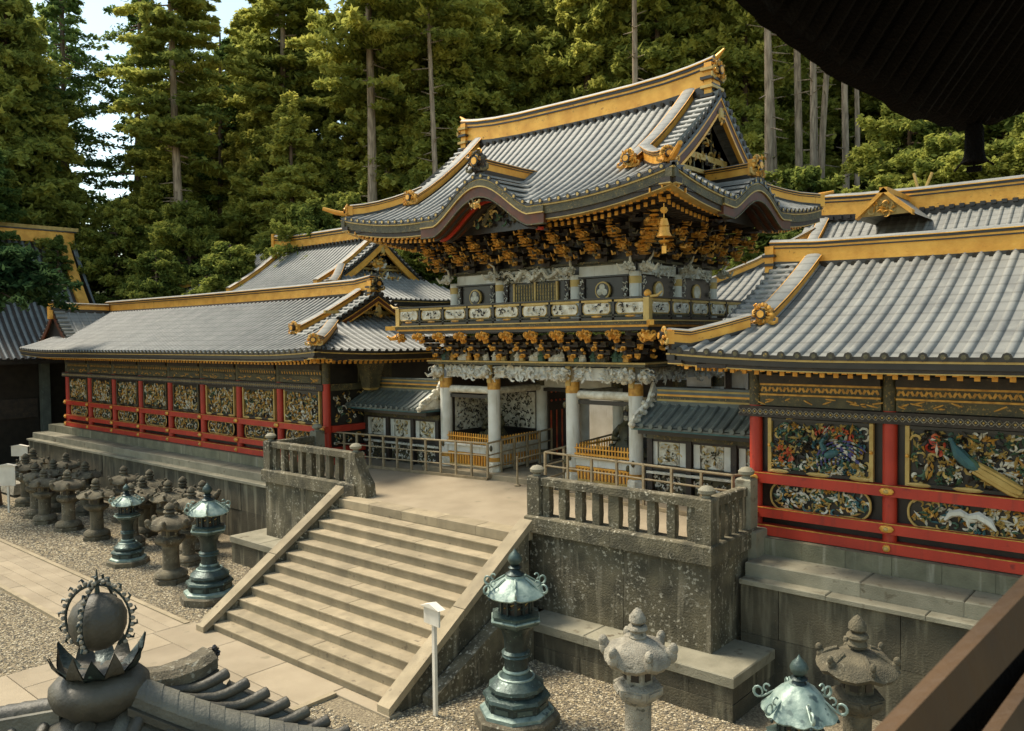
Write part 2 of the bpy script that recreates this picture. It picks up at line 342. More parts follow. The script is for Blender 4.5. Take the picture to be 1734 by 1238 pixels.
def eaves_build(rf, root, depth=.26, wall_in=1.5, wz=None, sides='fr', board=iV, soffit=iD, gold=True, raf=.24, lip=iK):
    b = MB(); so_ = MB(); ra = MB()
    wz = wz if wz is not None else rf.ze+.1
    for sd_ in sides:
        n = 70
        E0 = rf.eave(sd_, n, .0); lat = {'f': (0, -1, 0), 'b': (0, 1, 0), 'r': (1, 0, 0), 'l': (-1, 0, 0)}[sd_]; l = Vector(lat)
        b.rect(E0, -.05, .0, -.07, -.004, lip, lat)
        b.rect(E0, -.10, -.02, -.105, -.07, iP if gold else lip, lat)
        b.rect(E0, -.20, -.045, -.105-depth*.62, -.105, board, lat)
        b.rect(E0, -.34, -.09, -.105-depth, -.105-depth*.62, BI, lat)
        b.rect(E0, -.36, -.085, -.125-depth, -.105-depth, iP if gold else board, lat)
        base = [Vector((p.x, p.y, p.z)) for p in E0]
        A = [p-l*.3+Vector((0, 0, -.10-depth)) for p in base]
        I = rf.eave(sd_, n, wall_in); Bn = [Vector((q.x, q.y, wz)) for q in I]
        so_.grid([A, Bn], soffit)
        ln_ = sum((base[i+1]-base[i]).length for i in range(n)); k = int(ln_/raf)
        for tier, (ins, dz, L_) in enumerate(((.32, .20, .5), (.62, .34, .6))):
            if ins+L_ > wall_in+.2: continue
            for j in range(k):
                t = (j+.5)/k*n; i = int(t); fr = t-i; p = base[i].lerp(base[min(i+1, n)], fr)-l*ins
                p.z -= depth+dz*.55
                if rf.kara and sd_ == 'f' and abs(p.x-rf.kara[0]) < rf.kara[1]*.95: continue
                if rf.skara and sd_ == 'r' and abs(p.y-rf.skara[0]) < rf.skara[1]*.95: continue
                q = p-l*L_/2; q.z += .05
                sz = (.08, L_, .09) if sd_ in 'fb' else (L_, .08, .09); ra.cen(q, sz, iD)
                g = p+l*.006; sz = (.084, .03, .094) if sd_ in 'fb' else (.03, .084, .094); ra.cen(g, sz, iG if gold else iP)
    b.build('eave_board', None, root, 30); so_.build('soffit', None, root, 40)
    ra.build('rafters', None, root, 0, kind='stuff')
BI = iD
def ridge(root, pts, w=.3, h=.75, name='ridge', face=iG, cap=iT, end=True, base=True, parts=True):
    b = MB(); z = 0
    if base: b.rect(pts, -w*.62, w*.62, -.12, h*.10, iK)
    b.rect(pts, -w*.50, w*.50, h*.10, h*.62, face)
    b.rect(pts, -w*.60, w*.60, h*.62, h*.67, iK)
    b.rect(pts, -w*.55, w*.55, h*.67, h*.75, face)
    b.rect(pts, -w*.62, w*.62, h*.75, h*.84, iK)
    b.rect(pts, -w*.72, w*.72, h*.84, h*.875, face)
    b.sweep(pts, [(-w*.66, h*.875), (-w*.5, h*.96), (-w*.2, h), (w*.2, h), (w*.5, h*.96), (w*.66, h*.875)][::-1], cap)
    return b.build(name, None, root, 30)
def oni(root, c, s=.3, name='ridge_end_ornament', ry=0, pal=(iG, iO, iG, iP), n=26, disc=True, face=(0, -1)):
    """end ornament facing horizontal direction face"""
    b = MB(); rz = math.atan2(face[0], -face[1])
    b.T = Matrix.Translation(c) @ Matrix.Rotation(-rz if False else math.atan2(face[1], face[0])+PI/2, 4, 'Z')
    b.cen((0, .06, 0), (s*1.2, .16, s*1.3), pal[0])
    for k in range(9):                                   # arched frame
        a = PI*k/8; b.ell((s*.75*math.cos(a), -.03, s*.1+s*.8*math.sin(a)), (s*.2, s*.16, s*.2), pal[k % 2], 6, 4)
    if disc: b.tube([(0, -.04, s*.15), (0, -.13, s*.15)], s*.42, 10, iK); b.tube([(0, -.12, s*.15), (0, -.145, s*.15)], s*.3, 10, iG)
    carve(b, -s*.8, s*.8, -s*.6, s*.9, -.03, n, pal, s*.45, s*.3)
    for sg in (-1, 1):
        b.tube([(sg*s*.5, -.02, -s*.45), (sg*s*.85, -.02, -s*.6), (sg*s*1.15, -.02, -s*.5), (sg*s*1.2, -.02, -s*.2), (sg*s*1.0, -.02, -s*.12)], [s*.2, s*.18, s*.15, s*.11, s*.07], 5, pal[1])
    return b.build(name, None, root, 40)
def verge(root, rf, side=1, tmin=.3, sp=.20, sides=(-1, 1), mat=iT, w=.42, board_h=.34, tiles=True, bface=iP):
    """stepped verge tiles, bargeboards and gable wall on the gable at side"""
    g = rf.g1 if side > 0 else rf.g0; xo = g+side*rf.ov
    for sg in sides:
        b = MB(); ymax = rf.W*(1-tmin)
        pts = [Vector((xo, rf.cy+sg*ymax*k/14, 0)) for k in range(15)]
        for p in pts: p.z = rf.F(xo-side*.02, p.y)
        if tiles:
            L_ = sum((pts[i+1]-pts[i]).length for i in range(14)); n = int(L_/sp); vt = MB()
            for j in range(n):
                t = (j+.6)/n*14; i = min(int(t), 13); p = pts[i].lerp(pts[i+1], t-i)
                d = (pts[i+1]-pts[i]).normalized(); q = Vector((0, d.y, d.z)); nn = Vector((1, 0, 0)).cross(q)
                if nn.z < 0: nn = -nn
                p0 = p+nn*.02; p1 = p0+Vector((-side*w, 0, .0))
                vt = MB(); vt.tube([p0+Vector((side*.05, 0, 0)), p1], rr_*1.0, 8, mat)
                vt.tube([p0+Vector((side*.05, 0, 0)), p0+Vector((side*.062, 0, 0))], rr_*1.06, 8, iD)
                vt.build('verge_tile', None, root, 50)
        # bargeboard, two layers
        bp = [Vector((xo, p.y, p.z)) for p in pts]
        b.sweep(bp, [(-.04, -.06), (-.04, -.06-board_h*.25), (.04, -.06-board_h*.25), (.04, -.06)], iK, True, (side, 0, 0))
        b.sweep(bp, [(-.10, -.06-board_h*.25), (-.10, -.06-board_h), (.015, -.06-board_h), (.015, -.06-board_h*.25)], iU if bface == iP else bface, True, (side, 0, 0))
        b.sweep(bp, [(-.08, -.06-board_h*.9), (-.08, -.06-board_h*1.08), (.03, -.06-board_h*1.08), (.03, -.06-board_h*.9)], iG, True, (side, 0, 0))
        b.sweep(bp, [(-.08, -.06-board_h*.25), (-.08, -.06-board_h*.40), (.03, -.06-board_h*.40), (.03, -.06-board_h*.25)], iG, True, (side, 0, 0))
        b.build('bargeboard', None, root, 30)
    b = MB(); n = 14; zb = rf.S(g, rf.cy)-.2
    rows = []
    for k in range(-n, n+1):
        y = rf.cy+rf.W*(1-tmin*.5)*k/n; rows.append([Vector((g-side*.1, y, min(zb, rf.F(g, y)-.1))), Vector((g-side*.1, y, rf.F(g, y)-.08))])
    b.grid(rows, iK); b.grid(rows, iK, True)
    zt = rf.F(g, rf.cy)
    b.T = Matrix.Translation((g-side*.06, rf.cy, 0)) @ Matrix.Rotation(side*PI/2, 4, 'Z'); ht = rf.F(g, rf.cy)-.5-zb; hw_ = rf.W*.5
    carve(b, -hw_, hw_, zb+.15, zb+ht, 0, int(90*hw_), [iP, iV, iO, iP, iD, iC], .22, .10, R, lambda x, z: abs(x)/hw_+(z-zb)/ht < .92)
    for k in range(-4, 5): b.box(k*hw_/4.5-.03, k*hw_/4.5+.03, -.03, .0, zb, zb+max(.1, ht*(1-abs(k)/4.6)), iV)
    b.box(-hw_*.6, hw_*.6, -.08, 0, zb+ht*.36, zb+ht*.44, iP); b.T = None
    b.cen((g+side*.02, rf.cy, zb+.35), (.1, rf.W*.9, .10), iP)
    b.build('gable_wall', None, root, 30)
    b = MB(); blob(b, (xo+side*.02, rf.cy, zt-.62), (.10, .22, .34), 14, (iP, iG, iV)); b.build('gable_pendant', None, root)
rr_ = .075

# ------------------------------------------------------------------ ground, hill, terraces
G0 = -2.45
def hillz(x, y):
    h = 0
    if y > 13: h = (y-13)*(.30 if x > -20 else .22)
    if x < -34: h = max(h, (-34-x)*.2)
    return G0+min(h, 17)+(1.2*math.sin(x*.13)*math.sin(y*.11) if h > 0 else 0)
b = MB(); b.box(-240, 240, -160, 300, G0-.5, G0, 0); b.build('gravel_court', GRV, None, 0, kind='structure')
b = MB(); xs = [-150+6*k for k in range(46)]; ys = [13+5*k for k in range(34)]
b.grid([[Vector((x, y, hillz(x, y)+.01)) for y in ys] for x in xs], 0, True); b.build('wooded_hillside', HIL, None, 80, kind='structure')
# inner court behind the gate, level with the platform
b = MB(); b.box(-42, 34, 5.0, 13, G0, -.06, 0); b.build('inner_court', STL, None, 0, kind='structure')
# pebbles near the camera
rg = np.random.default_rng(3)
def pebbles(name, regions, n, smin, smax, mats):
    base = np.array([(1, 0, 0), (0, 1, 0), (-1, 0, 0), (0, -1, 0), (0, 0, .7), (0, 0, -.5)], float)
    fb = np.array([(0, 1, 4), (1, 2, 4), (2, 3, 4), (3, 0, 4), (1, 0, 5), (2, 1, 5), (3, 2, 5), (0, 3, 5)])
    area = np.array([(r[1]-r[0])*(r[3]-r[2]) for r in regions]); cnt = (area/area.sum()*n).astype(int); P = []
    for r, c in zip(regions, cnt): P.append(np.c_[rg.uniform(r[0], r[1], c), rg.uniform(r[2], r[3], c), np.full(c, G0+.008)])
    P = np.vstack(P); N = len(P); s = rg.uniform(smin, smax, N); a = rg.uniform(0, 6.28, N)
    el = rg.uniform(.6, 1.3, (N, 1)); V = base[None]*np.stack([s, s*el[:, 0], s*.6], 1)[:, None, :]
    ca, sa = np.cos(a)[:, None], np.sin(a)[:, None]; x = V[..., 0]*ca-V[..., 1]*sa; y = V[..., 0]*sa+V[..., 1]*ca
    V = np.stack([x, y, V[..., 2]], -1)+P[:, None, :]; F = (fb[None]+6*np.arange(N)[:, None, None]).reshape(-1, 3)
    me = bpy.data.meshes.new(name); me.vertices.add(N*6); me.vertices.foreach_set('co', V.reshape(-1)); nf = len(F)
    me.loops.add(nf*3); me.loops.foreach_set('vertex_index', F.reshape(-1).astype(np.int32)); me.polygons.add(nf); me.polygons.foreach_set('loop_start', np.arange(nf, dtype=np.int32)*3)
    for m in mats: me.materials.append(m)
    me.polygons.foreach_set('material_index', np.repeat(rg.integers(0, len(mats), N), 8).astype(np.int32)); me.polygons.foreach_set('use_smooth', np.zeros(nf, bool))
    me.update(calc_edges=True); link(name, me, None, kind='stuff', label='loose grey and tan gravel covering the court around the lanterns and paths', cat='gravel')
PB = [mk('pebble_tan', (.42, .33, .19), (.30, .235, .13), 8, .9), mk('pebble_grey', (.22, .18, .115), (.15, .12, .08), 8, .9), mk('pebble_dark', (.10, .088, .062), None, 8, .9), mk('pebble_pale', (.50, .42, .28), None, 8, .9)]
pebbles('gravel', [(3.3, 9.5, -10.5, -4.3), (-1, 3.3, -13, -8.4), (-12, -3.4, -7.7, -4), (-16, 3, -14.5, -9.75)], 90000, .014, .034, PB)
pebbles('gravel', [(-24, -12, -7.7, -2.8)], 16000, .022, .045, PB)

def slabs(root, x0, x1, y0, y1, z, th, nx, ny, mat, name, jit=.012, gap=.006, stag=True):
    for j in range(ny):
        ya, yb = y0+(y1-y0)*j/ny, y0+(y1-y0)*(j+1)/ny; off = (.5 if (j % 2 and stag) else 0)
        ks = [x0]+[x0+(x1-x0)*(k+off)/nx for k in range(1 if off == 0 else 0, nx) if off or k]+[x1]
        for a, c in zip(ks[:-1], ks[1:]):
            b = MB(); b.bbox(a+gap, c-gap, ya+gap, yb-gap, z-th, z+R.uniform(-jit, jit)*.5, 0, .012); b.build(name, mat, root, 0)
def wallblocks(root, x0, x1, y, z0, z1, bl, rows, mat, axis='x', sgn=-1, th=.35, name='stone_block', gap=.006):
    for j in range(rows):
        za, zb = z0+(z1-z0)*j/rows, z0+(z1-z0)*(j+1)/rows; n = max(1, round(abs(x1-x0)/bl)); off = .5 if j % 2 else 0
        ks = [x0]+[x0+(x1-x0)*(k+off+R.uniform(-.15, .15))/n for k in range(1 if not off else 0, n)]+[x1]
        for a, c in zip(ks[:-1], ks[1:]):
            q = R.uniform(-.012, .012); b = MB()
            if axis == 'x': b.box(a+gap, c-gap, min(y+q, y+q-sgn*th), max(y+q, y+q-sgn*th), za+gap, zb-gap*.3)
            else: b.box(min(y+q, y+q-sgn*th), max(y+q, y+q-sgn*th), a+gap, c-gap, za+gap, zb-gap*.3)
            b.build(name, mat, root, 0)
# sloping platform in front of the gate (rises gently towards it)
b = MB(); sl_ = lambda y: .05*(y+4.2)
b.grid([[Vector((x, y, sl_(y))) for y in (-4.17, -2, 0, 2.5, 5.2)] for x in (-2.96, 0, 2.96)], 0, True)
for xa, xb in ((-7.2, -2.96), (2.96, 7.05)): b.grid([[Vector((x, y, sl_(y))) for y in (-3.4, -2, 0, 2.5, 5.2)] for x in (xa, xb)], 0, True)
b.grid([[Vector((x, -4.17, G0)), Vector((x, -4.17, sl_(-4.17)))] for x in (-3.1, 3.1)], 0)
b.build('gate_platform', STL, None, 0, kind='structure')
pl_ = bpy.data.objects['gate_platform']
for k in range(5):
    b = MB(); b.bbox(-3.06+k*1.224+.004, -3.06+(k+1)*1.224-.004, -4.19, -3.72, -.19, .024, 0, .012); b.build('edge_slab', STP, pl_, 0)

# paths
path = link('stone_path', None, None, (-6, -8.9, G0), 'structure')
slabs(path, -26, -3.9, -9.6, -7.95, G0+.05, .12, 7, 5, STL, 'paving_slab', .008, .004)
apr = link('stone_forecourt', None, None, (0, -10, G0), 'structure')
slabs(apr, -3.9, 1.75, -16.5, -7.72, G0+.05, .12, 3, 9, STL, 'paving_slab', .01)
slabs(apr, 1.75, 3.35, -8.0, -7.72, G0+.05, .12, 1, 1, STL, 'paving_slab', .01)
b = MB(); b.box(-26, -3.9, -9.72, -9.6, G0-.1, G0+.07); b.box(-26, -3.9, -7.95, -7.83, G0-.1, G0+.07); b.build('kerb', STP, path, 0)
b = MB(); b.box(1.75, 1.87, -16.5, -8.0, G0-.1, G0+.07); b.build('kerb', STP, apr, 0)

# stairs
st = thing('stone_staircase', 'broad pale stone staircase of twelve steps climbing to the gate platform', 'staircase', (0, -7.7, G0))
NS = 12; rise = -G0/NS; run = (7.72-4.19)/(NS-1)
for k in range(NS-1):
    y0 = -7.72+k*run; zt = G0+(k+1)*rise
    cut = R.uniform(-.8, .8); m_ = R.uniform(-.5, .5)
    for xa, xb in ((-3.0, cut), (cut, 3.0)):
        b = MB(); b.box(xa+.003, xb-.003, y0, y0+run+.12, zt-rise-.02, zt-.03); b.bbox(xa+.003, xb-.003, y0-.025, y0+run+.1, zt-.034, zt, 0, .012)
        b.build('step', STP, st, 0)
for sg in (-1, 1):
    x0, x1 = (3.0, 3.32) if sg > 0 else (-3.32, -3.0)
    top = [Vector((0, -7.98, G0+.02)), Vector((0, -4.05, .16))]
    for q0, q1 in ((0, .48), (.484, 1.)):
        a = top[0].lerp(top[1], q0); c = top[0].lerp(top[1], q1); b = MB()
        b.add([(x0, a.y, a.z), (x1, a.y, a.z), (x1, c.y, c.z), (x0, c.y, c.z), (x0, a.y, a.z+.16), (x1, a.y, a.z+.16), (x1, c.y, c.z+.16), (x0, c.y, c.z+.16)],
              [(3, 2, 1, 0), (4, 5, 6, 7), (0, 1, 5, 4), (1, 2, 6, 5), (2, 3, 7, 6), (3, 0, 4, 7)]); b.build('stringer', STP, st, 0)
    b = MB(); xa, xb = (3.03, 3.27) if sg > 0 else (-3.27, -3.03)
    b.add([(x, y, z) for x in (xa, xb) for y, z in ((-7.9, G0), (-7.8, G0+.12), (-4.1, .14), (-4.1, G0))], [(0, 1, 2, 3), (7, 6, 5, 4), (0, 4, 5, 1), (1, 5, 6, 2), (2, 6, 7, 3), (3, 7, 4, 0)]); b.build('side_wall', STB, st, 0)
    # lower sloping ledge alongside
    b = MB(); xa, xb = (3.32, 3.62) if sg > 0 else (-3.62, -3.32)
    b.add([(x, y, z) for x in (xa, xb) for y, z in ((-7.2, G0), (-7.2, G0+.16), (-4.4, -.95), (-4.4, G0))], [(0, 1, 2, 3), (7, 6, 5, 4), (0, 4, 5, 1), (1, 5, 6, 2), (2, 6, 7, 3), (3, 7, 4, 0)]); b.build('side_ledge', STB, st, 0)

# balustraded plinths on both sides of the stairs
def baluster_mesh():
    b = MB(); b.lathe([(.10, 0), (.115, .2), (.105, .62)], 4, 0, a0=PI/4); return b.mesh('baluster', [STB], 0)
BALM = baluster_mesh()
def plinth(sx, label):
    t = thing('stone_balustrade', label, 'balustrade', (sx*5.1, -3.7, -1.65))
    xi, xo = sx*2.95, sx*7.2; a, c = min(xi, xo), max(xi, xo)
    wallblocks(t, a, c, -3.7, -1.66, -.02, 2.2, 1, STB, th=.5)
    wallblocks(t, -3.68, -1.95, sx*7.2, -1.66, -.02, 1.8, 1, STB, 'y', sx, .4)
    wallblocks(t, -3.68, -3.2, sx*2.95, -1.66, -.02, 1.8, 1, STB, 'y', -sx, .4)
    for xa, xb in ((a-.06, (a+c)/2-.003), ((a+c)/2+.003, c+.06)):
        b = MB(); b.bbox(xa, xb, -3.8, -3.35, -.02, .33, 0, .03); b.build('base_course', STB, t, 0)
    b = MB(); b.bbox(min(sx*7.26, sx*6.85), max(sx*7.26, sx*6.85), -3.34, -1.8, -.02, .33, 0, .03); b.build('base_course', STB, t, 0)
    b = MB(); b.bbox(min(sx*7.36, sx*6.8), max(sx*7.36, sx*6.8), -2.15, -1.62, -.5, .30, 0, .03); b.build('corner_block', STM, t, 0)
    # rails
    b = MB(); b.bbox(a+.1, c-.1, -3.68, -3.46, .98, 1.15, 0, .02); b.build('top_rail', STB, t, 0)
    b = MB(); b.bbox(min(sx*7.16, sx*6.96), max(sx*7.16, sx*6.96), -3.45, -2.0, .98, 1.15, 0, .02); b.build('top_rail', STB, t, 0)
    n = 9
    for k in range(n):
        x = a+.42+(c-a-.84)*k/(n-1); wide = 1.45 if k == 4 else 1.
        o = link('baluster', BALM, t, Vector((x, -3.57, .33))-t.location); o.scale = (wide*1.1, 1, 1.08)
    for k in range(4): link('baluster', BALM, t, Vector((sx*7.06, -3.1+k*.3, .33))-t.location).scale = (1, 1.05, 1.08)
    for x, y in ((sx*3.08, -3.57), (sx*7.06, -3.57), (sx*7.06, -1.93)):
        b = MB(); b.bbox(x-.16, x+.16, y-.16, y+.16, .33, 1.17 if y < -2.5 else 1.30, 0, .03); pst = b.build('post', STB if y < -2.5 else STM, t, 0)
        b = MB(); z = 1.17 if y < -2.5 else 1.30; b.lathe([(.09, 0), (.07, .04), (.15, .08), (.16, .14), (.10, .20), (.0, .225)], 12, 0, (x, y, z)); b.build('post_cap', STM, pst, 50)
    if sx < 0:                                            # scrolled end stone beside the top step
        b = MB(); pr = [(-3.0, 0), (-2.45, 0), (-2.5, .35), (-2.72, .62), (-2.9, .98), (-3.0, 1.05)]
        b.add([(x, y, z+.01) for y in (-3.75, -3.42) for x, z in pr], [tuple(range(6))[::-1], tuple(range(6, 12))]+[(i, (i+1) % 6, (i+1) % 6+6, i+6) for i in range(6)]); b.build('scroll_stone', STB, t, 0)
    return t
plinth(1, 'weathered stone balustrade on its block plinth to the right of the stairs')
plinth(-1, 'mossy stone balustrade on its block plinth to the left of the stairs')
# lower terraces in front of the plinths
for sx, lb in ((1, 'low stone terrace under the balustrade right of the stairs'), (-1, 'low stone terrace under the balustrade left of the stairs')):
    t = thing('stone_terrace', lb, 'terrace', (sx*5.6, -4, G0)); a, c = (3.35, 7.95) if sx > 0 else (-8.0, -3.35)
    wallblocks(t, a, c, -4.38, G0, -1.83, 1.6, 2 if sx > 0 else 1, STD, th=.6)
    if sx > 0: wallblocks(t, -4.36, -2.7, 7.95, G0, -1.83, 1.5, 2, STD, 'y', 1, .5)
    else: wallblocks(t, -4.36, -2.7, -8.0, G0, -1.83, 1.5, 1, STD, 'y', -1, .5)
    n = 3
    for k in range(n):
        b = MB(); b.bbox(a-.03+(c-a+.06)*k/n+.003, a-.03+(c-a+.06)*(k+1)/n-.003, -4.41, -2.72, -1.835, -1.65, 0, .02); b.build('coping_slab', STM, t, 0)

# retaining walls with ledges carrying the corridors
def retaining(sx, x0, x1, label):
    t = thing('retaining_wall', label, 'wall', ((x0+x1)/2, -2.6, G0))
    wallblocks(t, x0, x1, -2.7, G0, -.52, 1.9, 2, STD, th=.5)
    n = max(2, int((x1-x0)/1.6))
    for k in range(n):
        a, c = x0+(x1-x0)*k/n, x0+(x1-x0)*(k+1)/n
        b = MB(); b.bbox(a+.004, c-.004, -2.78, -2.2, -.55, -.46+R.uniform(-.006, .006), 0, .015); b.build('ledge_slab', STM, t, 0)
        b = MB(); b.bbox(a+(.5 if k else .0), c+.494, -2.5, -1.2, -.46, -.2+R.uniform(-.008, .008), 0, .02); b.build('terrace_slab', STM, t, 0)
        for q in range(2):
            a2 = a+(c-a)*q/2; b = MB(); b.box(a2+.003, a2+(c-a)/2-.003, -1.78+R.uniform(-.008, .008), -1.2, -.2, .13); b.build('base_block', STG, t, 0)
retaining(1, 7.3, 17.0, 'dark block retaining wall and ledge under the red wall at the right')
retaining(-1, -29.3, -7.3, 'long dark block retaining wall and ledge under the left red wall')

# ------------------------------------------------------------------ carved panel meshes shared by the corridors
CR = random.Random(11)
def panel_mesh(w_, h_, n, pal, s, seed, oval=False, dep=.07):
    rg_ = random.Random(seed); b = MB()
    if oval:
        N = 48; ol = []; hr = h_/2; L_ = w_/2-hr*1.25
        for k in range(N):
            a = 2*PI*k/N; ca, sa = math.cos(a), math.sin(a); x = math.copysign(L_, ca)*min(1, abs(ca)*2.2)+hr*1.25*ca*abs(ca)**.3
            z = hr*math.copysign(min(1, abs(sa)*1.25)**.8, sa)*(1-.13*max(0, math.cos(x*9/w_*2))**6*(abs(x) < w_*.42 and abs(x) > .1))
            ol.append((x, z))
        b.add([(x, 0, z) for x, z in ol], [tuple(range(N))], iK)
        pts = [(x, -.03, z) for x, z in ol]; b.tube(pts+pts[:1], .022, 6, iP, False)
        carve(b, -w_/2, w_/2, -h_/2, h_/2, 0, n, pal, s, dep, rg_, lambda x, z: (abs(x)/(w_/2))**5+(abs(z)/(h_/2))**3 < .62)
    else:
        b.add([(-w_/2, 0, -h_/2), (w_/2, 0, -h_/2), (w_/2, 0, h_/2), (-w_/2, 0, h_/2)], [(0, 1, 2, 3)], iK)
        carve(b, -w_/2+s*.4, w_/2-s*.4, -h_/2+s*.4, h_/2-s*.4, 0, n, pal, s, dep, rg_)
    return b.mesh('carving', None, 0)
PALC = [iP, iP, iO, iN, iC, iV, iC, iO]
PMU = [panel_mesh(1.75, .98, 270, PALC, .15, 20+k) for k in range(3)]
PMO = [panel_mesh(1.8, .46, 140, PALC, .12, 30+k, True) for k in range(3)]
PALR = [iO, iN, iP, iP, iN, iC, iP, iE, iK, iD]
BAY = 2.545
def corridor(side):
    if side < 0:
        t = thing('left_corridor', 'long red corridor wall of carved panels left of the gate under a pale tiled roof', 'corridor', (-17, 0, .13))
        x0 = -7.2; posts = [x0-BAY*k for k in range(9)]; xa, xb = -27.6, -7.2
        rf = Roof(-28.6, -5.3, 1.0, 4.2, -40, -8.0, 3.74, 1.95, .12, .45, lin=.72); xe = -7.2
    else:
        t = thing('right_corridor', 'red corridor wall with bright bird and flower panels at the right edge', 'corridor', (11, 0, .13))
        x0 = 7.05; posts = [x0+BAY*k for k in range(4)]; xa, xb = 7.05, 16
        rf = Roof(6.0, 22, 1.0, 4.2, 7.0, 40, 3.74, 1.95, .12, .5, lin=.72); xe = 7.05
    W_ = -1.45
    ev = 16 if side > 0 else -28
    roof_build(rf, t, iT, .285, .072, 'f', False, nf=80)
    b = MB(); 
    for k in range(int(8.4/.285)): b.sweep(rf.srow(1-4.2+.07+k*.285, 1 if side < 0 else -1), halfprof(.072, 5), iT, False, (0, 1, 0))
    b.build('end_tile_rows', None, t, 50, kind='stuff')
    eaves_build(rf, t, .16, 1.6, 3.62, 'fr' if side < 0 else 'fl', iK, iK, True, .2 if side < 0 else .24, iK)
    # ridge
    if side < 0: pts = [Vector((-28.6, 1, 5.62)), Vector((-20, 1, 5.60)), Vector((-12, 1, 5.62)), Vector((-8.6, 1, 5.66)), Vector((-7.75, 1, 5.76))]
    else: pts = [Vector((6.35, 1, 5.70)), Vector((7.4, 1, 5.64)), Vector((10, 1, 5.60)), Vector((22, 1, 5.60))]
    ridge(t, pts, .3, .56, 'ridge')
    b = MB()                                     # row of dark tile ends under the ridge
    for k in range(int(abs(pts[0].x-pts[-1].x)/.285)): b.tube([(pts[0].x+.15+k*.285, .82, 5.60), (pts[0].x+.15+k*.285, .76, 5.59)], .06, 6, iK)
    b.build('ridge_tile_ends', None, t, 0, kind='stuff')
    g = rf.g1 if side < 0 else rf.g0; sd_ = 1 if side < 0 else -1
    e_ = pts[-1] if side < 0 else pts[0]
    b = MB(); b.box(e_.x-.1, e_.x+.1, .78, 1.22, 5.35, 6.1, iG)
    for k in range(3): b.box(e_.x-.14, e_.x+.14, .72, 1.28, 5.45+k*.2, 5.51+k*.2, iK)
    b.build('ridge_end_box', None, t, 0)
    if side < 0: oni(t, Vector((-7.6, 1, 5.95)), .26, face=(1, 0), pal=(iV, iP, iK, iV))
    verge(t, rf, sd_, .30, .25, (-1, 1), iT, .5, .26)
    # descending ridge and hip ridge
    xd = g-sd_*.35; dr = [Vector((xd, 1-4.2*(1-tt), rf.F(xd, 1-4.2*(1-tt)))) for tt in (.36, .5, .65, .8, .95)]
    ridge(t, dr, .26, .30, 'descending_ridge', base=True)
    oni(t, dr[0]+Vector((0, -.1, .15)), .24, 'descending_ridge_ornament')
    e = rf.a1 if side < 0 else rf.a0; rn = abs(e-g)
    hp = [Vector((e-sd_*s_, -3.2+s_*1.15, rf.F(e-sd_*s_, -3.2+s_*1.15)+(.10 if s_ < .3 else 0))) for s_ in (.05, .3, .55, .8, min(rn, 1.25), min(rn*1.1, 1.6))]
    ridge(t, hp, .24, .30, 'hip_ridge'); oni(t, hp[0]+Vector((sd_*.03, -.08, .12)), .2, 'hip_ridge_ornament', face=(sd_*.7, -.7), pal=(iG, iP, iG, iO))
    # posts and rails
    for x in posts:
        if x > 17: continue
        b = MB(); b.lathe([(.125, .13), (.125, 2.72)], 14, 0, (x, W_, 0)); pst = b.build('post', RED, t, 40)
        b = MB(); b.lathe([(.13, 2.72), (.13, 3.35)], 14, 0, (x, W_, 0)); b.box(x-.2, x+.2, W_-.2, W_+.2, 3.35, 3.5); b.build('post_head', OLV, pst, 40)
        for z in (1.28, .6, .25):
            b = MB(); b.ell((x, W_-.20, z), (.13 if z > .3 else .07, .05, .075), iG, 10, 4); b.ell((x, W_-.24, z), (.05, .03, .04), iP, 8, 4); b.build('gold_fitting', None, pst, 40)
    for z0, z1, pr_, nm in ((1.18, 1.38, .17, 'upper_rail'), (.5, .69, .17, 'lower_rail'), (.15, .35, .19, 'ground_beam')):
        b = MB(); b.box(xa-.12, xb+.12, W_-pr_, W_+.05, z0, z1, 0); b.box(xa-.12, xb+.12, W_-pr_-.003, W_-pr_+.02, z1-.012, z1+.004, 1); b.build(nm, [RED, OCH, RED], t, 0)
    b = MB(); b.box(xa, xb, W_+.06, W_+.12, .13, 3.6, iK); b.build('backing_wall', None, t, 0)
    # frieze above the panels
    b = MB(); b.box(xa-.3, xb, W_-.15, W_, 2.49, 2.70, 0)
    nn = int((xb-xa)/.115)
    for k in range(nn):
        x = xa-.25+k*.115
        for q in (-1, 1): b.cen((x, W_-.155, 2.595), (.15, .012, .014), 1, 0, q*.8)
        b.ell((x+.057, W_-.155, 2.595), (.022, .014, .022), 2, 6, 4)
    b.build('lattice_band', [DKW, LANW, GOLDP], t, 0)
    for x_, x2 in zip(posts[:-1], posts[1:]):
        l_, r_ = min(x_, x2)+.13, max(x_, x2)-.13
        if l_ > 16: continue
        b = MB(); b.box(l_, r_, W_-.10, W_, 2.72, 2.92, 0); b.box(l_, r_, W_-.13, W_, 2.92, 2.955, 1); b.box(l_, r_, W_-.08, W_, 2.96, 3.12, 0); b.box(l_, r_, W_-.12, W_, 3.12, 3.155, 1); b.box(l_, r_, W_-.16, W_, 3.16, 3.34, 2)
        for k in range(int((r_-l_)/.075)): b.cen((l_+.04+k*.075, W_-.085, 3.04), (.045, .01, .09), 3 if k % 2 else 1, 0, .5*(-1)**k)
        for k in range(14): b.ell((R.uniform(l_, r_), W_-.10, R.uniform(2.76, 2.88)), (R.uniform(.05, .12), .02, .02), 3, 6, 3, 0, R.uniform(-.5, .5))
        b.build('frieze_board', [OLV, OCH if side > 0 else OLV, DKW, OCH], t, 0)
        b = MB(); cx = (l_+r_)/2                              # frog-leg strut under the eave
